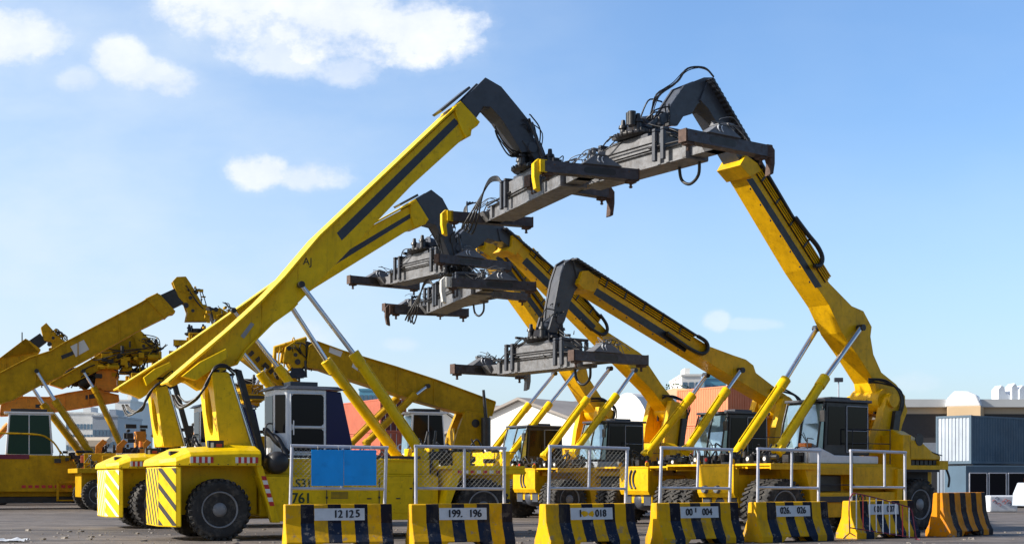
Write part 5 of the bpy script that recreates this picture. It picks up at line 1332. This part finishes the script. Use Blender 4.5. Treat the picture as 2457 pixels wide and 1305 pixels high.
# parked spreader bars and dark lifting gear stacked between the far machines
for i, (px, Y_, z_, yw, lb) in enumerate(((330, 86, 2.2, 18, 'dark parked spreader frame lying low behind the second counterweight'), (405, 88, 3.6, 24, 'dark parked spreader frame seen through the first tower opening'), (560, 84, 3.2, 15, 'dark parked spreader frame between the 761 tower and its cab'))):
    r_ = thing('parked_spreader', lb, 'spreader', ((px-CX)/F*Y_, Y_, 0), R(yw), 'parked spreader frames among the far machines')
    b = MB(); b.box(-3.0, 3.0, -.35, .35, z_-.5, z_); b.box(-3.2, -2.8, -1.2, 1.2, z_-.5, z_-.1); b.box(2.8, 3.2, -1.2, 1.2, z_-.5, z_-.1)
    for x in (-2.2, 0, 2.2): b.box(x-.15, x+.15, -.3, .3, 0, z_-.5)
    b.build('frame', [BLM], r_, .03)
    for x in (-1.8, .2, 1.9):
        b = MB(); b.box(x-.3, x+.3, -.5, .5, z_, z_+1.1); b.build('bracket', [YEO if (i+int(x)) % 2 else ORA], r_, .03)
    b = MB(); clutter(b, -2.6, 2.6, -.7, .7, z_, z_+1.5, 60, random.Random(50+i), .38); b.build('valve_block', [BLM], r_)
# low attachment frames and crates between the far machines at left
def at(px, Y): return (px-CX)/F*Y
r7 = thing('container_spreader', 'orange and black lifting frame resting low behind the second counterweight', 'lifting frame', (at(292, 84), 84, 0), R(15))
b = MB(); b.box(-2.6, 2.6, -.5, .5, 2.0, 2.5); b.box(-2.4, -2.0, -.4, .4, .4, 3.0); b.box(2.0, 2.4, -.4, .4, .4, 3.0); b.build('frame', [BLM], r7, .03)
for x in (-1.6, -.4, 1.0):
    b = MB(); b.prism([(x, 2.5), (x+.35, 2.5), (x+.45, 3.6), (x+.75, 3.95), (x+.5, 4.1), (x+.1, 3.7)], -.5, -.2); b.prism([(x, 2.5), (x+.35, 2.5), (x+.45, 3.6), (x+.75, 3.95), (x+.5, 4.1), (x+.1, 3.7)], .2, .5); b.build('bracket', [ORA], r7, .02)
b = MB(); clutter(b, -2, 2, -.6, .6, 2.5, 3.4, 30, random.Random(3), .35); b.build('valve_block', [BLM], r7)
for i, (px, w_, m_, lb) in enumerate(((232, .8, CRED, 'pinkish steel crate, leftmost of the low boxes by the far machines'), (262, 1.3, YEO, 'yellow steel crate, second of the low boxes by the far machines'), (296, 1.1, YEO, 'ochre steel crate, third of the low boxes by the far machines'), (325, 1.0, BEI, 'beige steel crate, right end of the low boxes by the far machines'))):
    o = thing('steel_crate', lb, 'crate', (at(px, 78), 78, 0), R(12), 'low boxes by the far machines')
    b = MB(); b.box(-w_, w_*.9, -.8, .8, .1, 3.0+.12*(i % 2)); b.box(-w_-.03, w_*.93, -.83, .83, 2.5, 2.6); b.box(-w_-.03, w_*.93, -.83, .83, .8, .9); b.build('box', [m_], o, .03)
    b = MB(); b.box(-w_*.5, w_*.5, -.86, -.83, .9, 2.4); b.build('panel', [m_], o, .02)

# ================================================================== CONTAINERS
def container(px, Y, yaw, z0, Lc, m, label, mend=None, h=2.7, doors=True, grp=None, logo=None, W=2.44):
    root = thing('shipping_container', label, 'container', (at(px, Y), Y, z0), R(yaw), grp)
    # local x along length, near-left end at origin, depth +y
    b = MB()
    for y in (0, W):      # corrugated long sides
        n = int(Lc/.28); sg = -1 if y == 0 else 1; pts = []
        for i in range(n):
            x = .1+i*(Lc-.2)/n; st = (Lc-.2)/n
            pts += [(x, y-sg*.0), (x+st*.25, y-sg*.0), (x+st*.5, y-sg*.04), (x+st*.75, y-sg*.04)]
        pts.append((Lc-.1, y))
        vs = [(p[0], p[1], .14) for p in pts]+[(p[0], p[1], h-.12) for p in pts]; k = len(pts)
        b.add(vs, [(i, i+1, k+i+1, k+i) for i in range(k-1)])
    b.box(.02, Lc-.02, .06, W-.06, h-.12, h-.04); b.box(0.02, Lc-.02, .06, W-.06, .02, .14); b.box(.14, Lc-.14, .3, W-.3, .14, h-.14)
    for x in (0, Lc-.14):
        for y in (-.01, W-.13): b.box(x, x+.14, y, y+.14, 0, h)
        b.box(x, x+.14, .13, W-.13, 0, .16); b.box(x, x+.14, .13, W-.13, h-.14, h)
    for y in (-.01, W-.11): b.box(.14, Lc-.14, y, y+.12, 0, .15); b.box(.14, Lc-.14, y, y+.12, h-.13, h-.02)
    b.build('container_body', [m], root, .008)
    b = MB(); me_ = mend or m
    for x in (0.03,):
        n = 9 if not doors else 8; st = (W-.28)/n
        for i in range(n): b.box(x-.02, x+.035, .14+i*st, .14+i*st+st*.62, .17, h-.15)
        b.box(x+.02, x+.09, .131, W-.131, .161, h-.141)
    b.build('door', [me_], root, .008)
    if doors:
        b = MB()
        for y in (.45, .95, 1.48, 1.98): b.cyl((-.03, y, .1), (-.03, y, h-.1), .025, n=8); b.box(-.06, -.02, y-.02, y+.22, .95, 1.0)
        b.build('lock_bar', [GAL], root)
    if logo:
        for (tx, lx, lz, sz, face) in logo:
            if face == 's': M_ = Matrix.Translation((lx, -.02, lz))@Matrix.Rotation(R(90), 4, 'X')
            else: M_ = Matrix.Translation((-.035, lx, lz))@Matrix.Rotation(R(-90), 4, 'Z')@Matrix.Rotation(R(90), 4, 'X')
            text_part(tx, sz, root, M_, PLT, 'lettering', ext=.01, bold=.03)
    return root
CG = 'stacked shipping containers'
# right edge stack
container(2253+77, 82, 38, 2.60, 12.19, CBLU, 'dark blue container, ribbed end coloured pale as if sunlit, upper of the stack at right', mend=CWHT, h=2.9, doors=False, grp=CG).location.x -= 0  # pale end and dark side put sun and shade into the colours
for o in C.objects: pass
# red stack behind 761: doors towards the right, long side towards the sun
for k, (lb, m_, me_) in enumerate((('red container at ground level behind the 761 cab and crossing cylinders', CRED, CRED), ('red container with a white letter, middle of the stack behind the crossing cylinders', CRED, CRED), ('faded red container with brown doors, topmost behind the crossing cylinders', CRED, CBRN))):
    container(975, 118, 120, k*2.85, 12.19, m_, lb, mend=me_, h=2.83, grp=CG, logo=[('C', .6, 1.5, .9, 'e')] if k == 1 else None)
# middle
container(1158, 110, 3, 0, 2.0, CGRY, 'short grey blue container under the white gable roof', h=3.9, doors=False, grp=CG)
container(1217, 106, 2, 0.6, 6.06, CORG, 'orange red container with white lettering beside the grey one', h=3.4, doors=False, grp=CG, logo=[('|', .35, 1.9, 1.9, 's'), ('u/i', 1.5, 1.1, 1.5, 's')])
# orange stack behind the second machine
for k in range(3): container(1806, 104, 122, k*2.9, 6.06, CORG if k else CBRN, ['maroon container at the foot of the orange stack', 'orange container in the middle of the stack behind the low boom', 'orange container at the top of the stack behind the low boom'][k], h=2.88, doors=False, grp=CG)
# lower container and site cabin at the right edge
container(2253+80, 82.3, 38, 0, 6.06, CGRY, 'light blue container standing under the dark blue one at right', h=2.58, doors=False, grp=CG)

# ================================================================== BUILDINGS
def shed(name, label, x0, x1, Y, D, ze, zr, mwall, mroof, ridge='y', openings=(), fascia=None, cat='warehouse', grp=None, yaw=0):
    root = thing(name, label, cat, ((x0+x1)/2, Y, 0), R(yaw), grp); w2 = (x1-x0)/2
    b = MB(); b.box(-w2, w2, 0, D, 0, ze)
    if ridge == 'y': b.prism([(-w2, ze), (w2, ze), (0, zr)], 0, D)
    b.build('wall', [mwall], root)
    b = MB()
    if ridge == 'y':
        for s in (-1, 1): b.prism([(s*(w2+.6), ze-.12), (0, zr+.02), (0, zr+.30), (s*(w2+.6), ze+.16)], -.6, D+.6)
    elif ridge == 'x': b.add([(-w2-.5, -.8, ze), (w2+.5, -.8, ze), (w2+.5, D/2, zr), (-w2-.5, D/2, zr), (-w2-.5, -.8, ze-.7), (w2+.5, -.8, ze-.7), (w2+.5, D+.8, ze), (-w2-.5, D+.8, ze)], [(0, 1, 2, 3), (4, 5, 1, 0), (3, 2, 6, 7), (0, 3, 7, 4), (1, 5, 6, 2), (4, 7, 6, 5)])
    elif ridge == 'arch':
        pts = [(-w2*math.cos(R(a)), ze+(zr-ze)*math.sin(R(a))) for a in range(0, 181, 10)]; b.prism(pts, -.5, D)
    b.build('roof', [mroof], root)
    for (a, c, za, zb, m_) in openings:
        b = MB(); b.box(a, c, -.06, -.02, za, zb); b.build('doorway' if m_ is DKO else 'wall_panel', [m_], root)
    return root
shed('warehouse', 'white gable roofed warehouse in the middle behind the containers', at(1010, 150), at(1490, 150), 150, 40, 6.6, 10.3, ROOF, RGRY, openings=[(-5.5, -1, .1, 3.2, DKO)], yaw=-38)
shed('warehouse', 'long grey roofed shed behind the white gable', at(1150, 190), at(1400, 190), 190, 30, 9.5, 12.7, RGRY, RGRY, 'x')
shed('warehouse', 'tan warehouse with pale roof edge between the two left cylinders and the dome', at(1330, 210), at(1480, 210), 210, 30, 11.6, 14.2, TAN, ROOF, 'y')
shed('storage_tent', 'white domed tent behind the third machine', at(1440, 120), at(1585, 120), 120, 12, 3.6, 9.2, ROOF, ROOF, 'arch', cat='tent', yaw=-38)
shed('warehouse', 'tan arched warehouse with pale rim left of the orange stack', at(1550, 165), at(1710, 165), 165, 30, 9.0, 12.6, BEI, TAN, 'arch', yaw=-30)
shed('warehouse', 'tan topped warehouse behind the rightmost cab', at(1965, 130), at(2060, 130), 130, 30, 8.3, 9.4, BEI, TAN, 'arch', yaw=-20)
shed('warehouse', 'small white roofed house behind the middle machine cab', at(1000, 170), at(1110, 170), 170, 12, 8.2, 10.4, ROOF, RGRY, 'y')
shed('warehouse', 'grey low roofed shed behind the middle machine tail', at(930, 200), at(1200, 200), 200, 20, 9.0, 10.6, CON, RGRY, 'x')
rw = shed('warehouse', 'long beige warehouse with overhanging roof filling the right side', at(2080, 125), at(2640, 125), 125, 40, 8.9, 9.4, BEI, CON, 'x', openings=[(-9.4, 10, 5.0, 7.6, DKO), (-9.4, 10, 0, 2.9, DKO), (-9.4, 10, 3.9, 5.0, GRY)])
# tan roof box and white vents
rv = thing('roof_plant', 'tan box with white rounded ventilation unit on the warehouse roof', 'roof unit', (at(2318, 124), 124, 5.9), R(-25))
b = MB(); b.box(-1.5, 1.4, -1.2, 1.5, -.1, 2.3); b.build('box', [TAN], rv, .05)
b = MB(); b.prism([(-1.7, 2.3), (-1.5, 3.1), (-.9, 3.7), (.3, 3.65), (1.0, 3.3), (1.4, 2.3)], -.9, 1.2); b.build('vent_unit', [WHT], rv, .12)
for i, (px, lb) in enumerate(((2400, 'left curved white ventilator at the right edge of the roof'), (2432, 'middle curved white ventilator at the right edge of the roof'), (2450, 'right curved white ventilator at the right edge of the roof'))):
    o = thing('roof_ventilator', lb, 'ventilator', (at(px, 128), 128, 8.9), R(10), 'white ventilators on the warehouse roof')
    b = MB(); b.prism([(-.55, 0), (-.55, 1.1+.25*(i == 1)), (-.2, 1.5+.2*(i == 1)), (.1, 1.3), (.25, .7), (.9, .5), (.9, 0)], -.6, .6); b.build('hood', [WHT], o, .06)
# city blocks
def block(px0, px1, y_top, Y, label, m=CON, mw=BWN, fl=3.2, D=25, cols=6, name='office_block'):
    x0, x1 = at(px0, Y), at(px1, Y); H = EYE+(HY-y_top)*Y/F
    root = thing(name, label, 'building', ((x0+x1)/2, Y, 0), 0); w2 = (x1-x0)/2
    b = MB(); b.box(-w2, w2, 0, D, 0, H); b.box(-w2-.2, w2+.2, -.2, D+.2, H, H+.5); b.box(-w2*.3, w2*.25, D*.3, D*.6, H+.5, H+2.5); b.build('wall', [m], root)
    nf = int(H/fl); cw = 2*w2/cols
    for f_ in range(max(0, nf-5), nf):
        for c in range(cols):
            b = MB(); b.box(-w2+c*cw+cw*.14, -w2+c*cw+cw*.86, -.10, -.02, f_*fl+1.0, f_*fl+2.6); b.build('window', [mw], root)
    return root
block(158, 225, 992, 420, 'pale terraced block in the far city left of the white tower', cols=8)
block(222, 282, 1000, 380, 'grey blue terraced block in the far city under the orange boom', m=GRY, cols=7)
block(276, 312, 962, 400, 'white tower in the far city right of the terraced blocks', m=ROOF, cols=3)
block(862, 906, 936, 380, 'cyan glass tower behind the red containers', m=CYA, mw=BWN, cols=4)
block(1636, 1682, 902, 330, 'white block with a small arch above the tan arched warehouse', m=ROOF, cols=3)
block(1690, 1742, 908, 340, 'blue topped block right of the small white block', m=CYA, cols=3)
shed('boundary_wall', 'low beige wall under the far city at left', at(180, 160), at(250, 160), 160, 1, 6.2, 6.6, BEI, BEI, 'x', cat='wall')
# floodlight mast
r_ = thing('floodlight_mast', 'tall floodlight mast seen between the rightmost cylinders and boom', 'light mast', (at(2012, 240), 240, 0), 0)
H = EYE+(HY-912)*240/F
b = MB(); b.cyl((0, 0, 0), (0, 0, H), .22, .12, 10); b.build('pole', [GAL], r_)
b = MB(); b.box(-.75, .75, -.3, .3, H-.3, H+.45); b.build('lamp_head', [SLA], r_, .05)
# street light / roof antennas small
r_ = thing('antenna_mast', 'thin antenna rising behind the far left boom head', 'antenna', (at(53, 110), 110, 0), 0)
b = MB(); b.cyl((0, 0, 0), (0, 0, EYE+(HY-797)*110/F), .12, .05, 6); b.build('pole', [BLM], r_)
# scattered far trees
def tree(px, Y, H, label, seed):
    rg = random.Random(seed); root = thing('broadleaf_tree', label, 'tree', (at(px, Y), Y, 0), 0, 'far trees')
    b = MB(); b.cyl((0, 0, 0), (0, 0, H*.6), .25, .12, 8)
    for k in range(5): a = k*1.26; b.cyl((0, 0, H*(.35+.05*k)), (math.cos(a)*H*.2, math.sin(a)*H*.2, H*(.6+.05*k)), .1, .04, 6)
    b.build('trunk', [RUS], root)
    b = MB()
    for k in range(900):
        a = rg.uniform(0, 6.28); e = rg.uniform(-1, 1); r = H*.28*rg.uniform(.35, 1)**.5*(1+.25*math.sin(3*a+seed)); q = rg.uniform(.12, .3)
        c = Vector((math.cos(a)*r*math.sqrt(1-e*e), math.sin(a)*r*math.sqrt(1-e*e), H*.7+e*H*.28)); u_ = Vector((rg.gauss(0, 1), rg.gauss(0, 1), rg.gauss(0, 1))).normalized(); v_ = u_.orthogonal().normalized()
        b.add([c+u_*q, c+v_*q, c-u_*q, c-v_*q], [(0, 1, 2, 3)])
    b.build('crown', [LEAF], root)
tree(1622, 300, EYE+(HY-915)*300/F, 'green treetop left of the small white block', 4)
# site cabin with window row under the blue container
rc = thing('site_cabin', 'dark blue site cabin with a row of framed windows under the blue container', 'cabin', (at(2345, 78), 80, 0), R(12))
b = MB(); b.box(0, 8, 0, 2.4, .1, 2.45); b.build('wall', [CBLU], rc, .03)
for i in range(6):
    b = MB(); b.box(.25+i*1.25, 1.30+i*1.25, -.03, -.01, .75, 2.0); wn = b.build('window', [GLS], rc)
    b = MB(); x0 = .22+i*1.25; x1 = 1.33+i*1.25
    for q in ([(x0, -.05, .72), (x1, -.05, .72)], [(x1, -.05, .72), (x1, -.05, 2.03)], [(x1, -.05, 2.03), (x0, -.05, 2.03)], [(x0, -.05, 2.03), (x0, -.05, .72)]): b.tube(q, .04, 4, smooth=False)
    b.build('window_frame', [GAL], wn)
# wrapped block with scrawl and small white utility vehicle
rg_ = random.Random(9)
o = thing('painted_block', 'low white block with faint red and blue scrawl beside the orange barrier', 'block', (at(2402, 70), 70, 0), R(6))
b = MB(); b.box(-.75, .75, -.3, .3, 0, .85); b.build('block', [WHT], o, .08)
b = MB()
for k in range(9):
    x = rg_.uniform(-.6, .5); z = rg_.uniform(.35, .75); b.tube([(x, -.31, z), (x+.08, -.315, z+.08), (x+.2, -.31, z-.02), (x+.12, -.312, z-.08)], .012, 4, mi=k % 2)
b.build('scrawl', [ORB, GLB], o)
o = thing('utility_vehicle', 'small white utility vehicle cut off by the right edge of the picture', 'vehicle', (at(2462, 68), 68, 0), R(12))
b = MB(); b.prism([(-.45, .35), (1.6, .35), (1.6, 1.1), (.5, 1.12), (.2, 1.5), (-.15, 1.5), (-.4, .95)], -.55, .55); b.build('body', [CWHT], o, .05)
b = MB(); b.prism([(-.13, 1.42), (-.32, 1.0), (.42, 1.0), (.17, 1.42)], -.565, -.552); b.build('window', [GLS], o)
b = MB(); b.box(-.38, .0, -.575, -.552, .5, .8); b.build('panel', [PLT], o)
for x in (-.1, 1.3): b = MB(); b.lathe([(.1, -.1), (.3, -.1), (.34, -.05), (.34, .05), (.3, .1), (.1, .1)], (x, -.55, .34), 20); b.build('wheel', [TYR], o)
beacon(o, .0, 0, 1.5)
print('objects', len(bpy.data.objects))
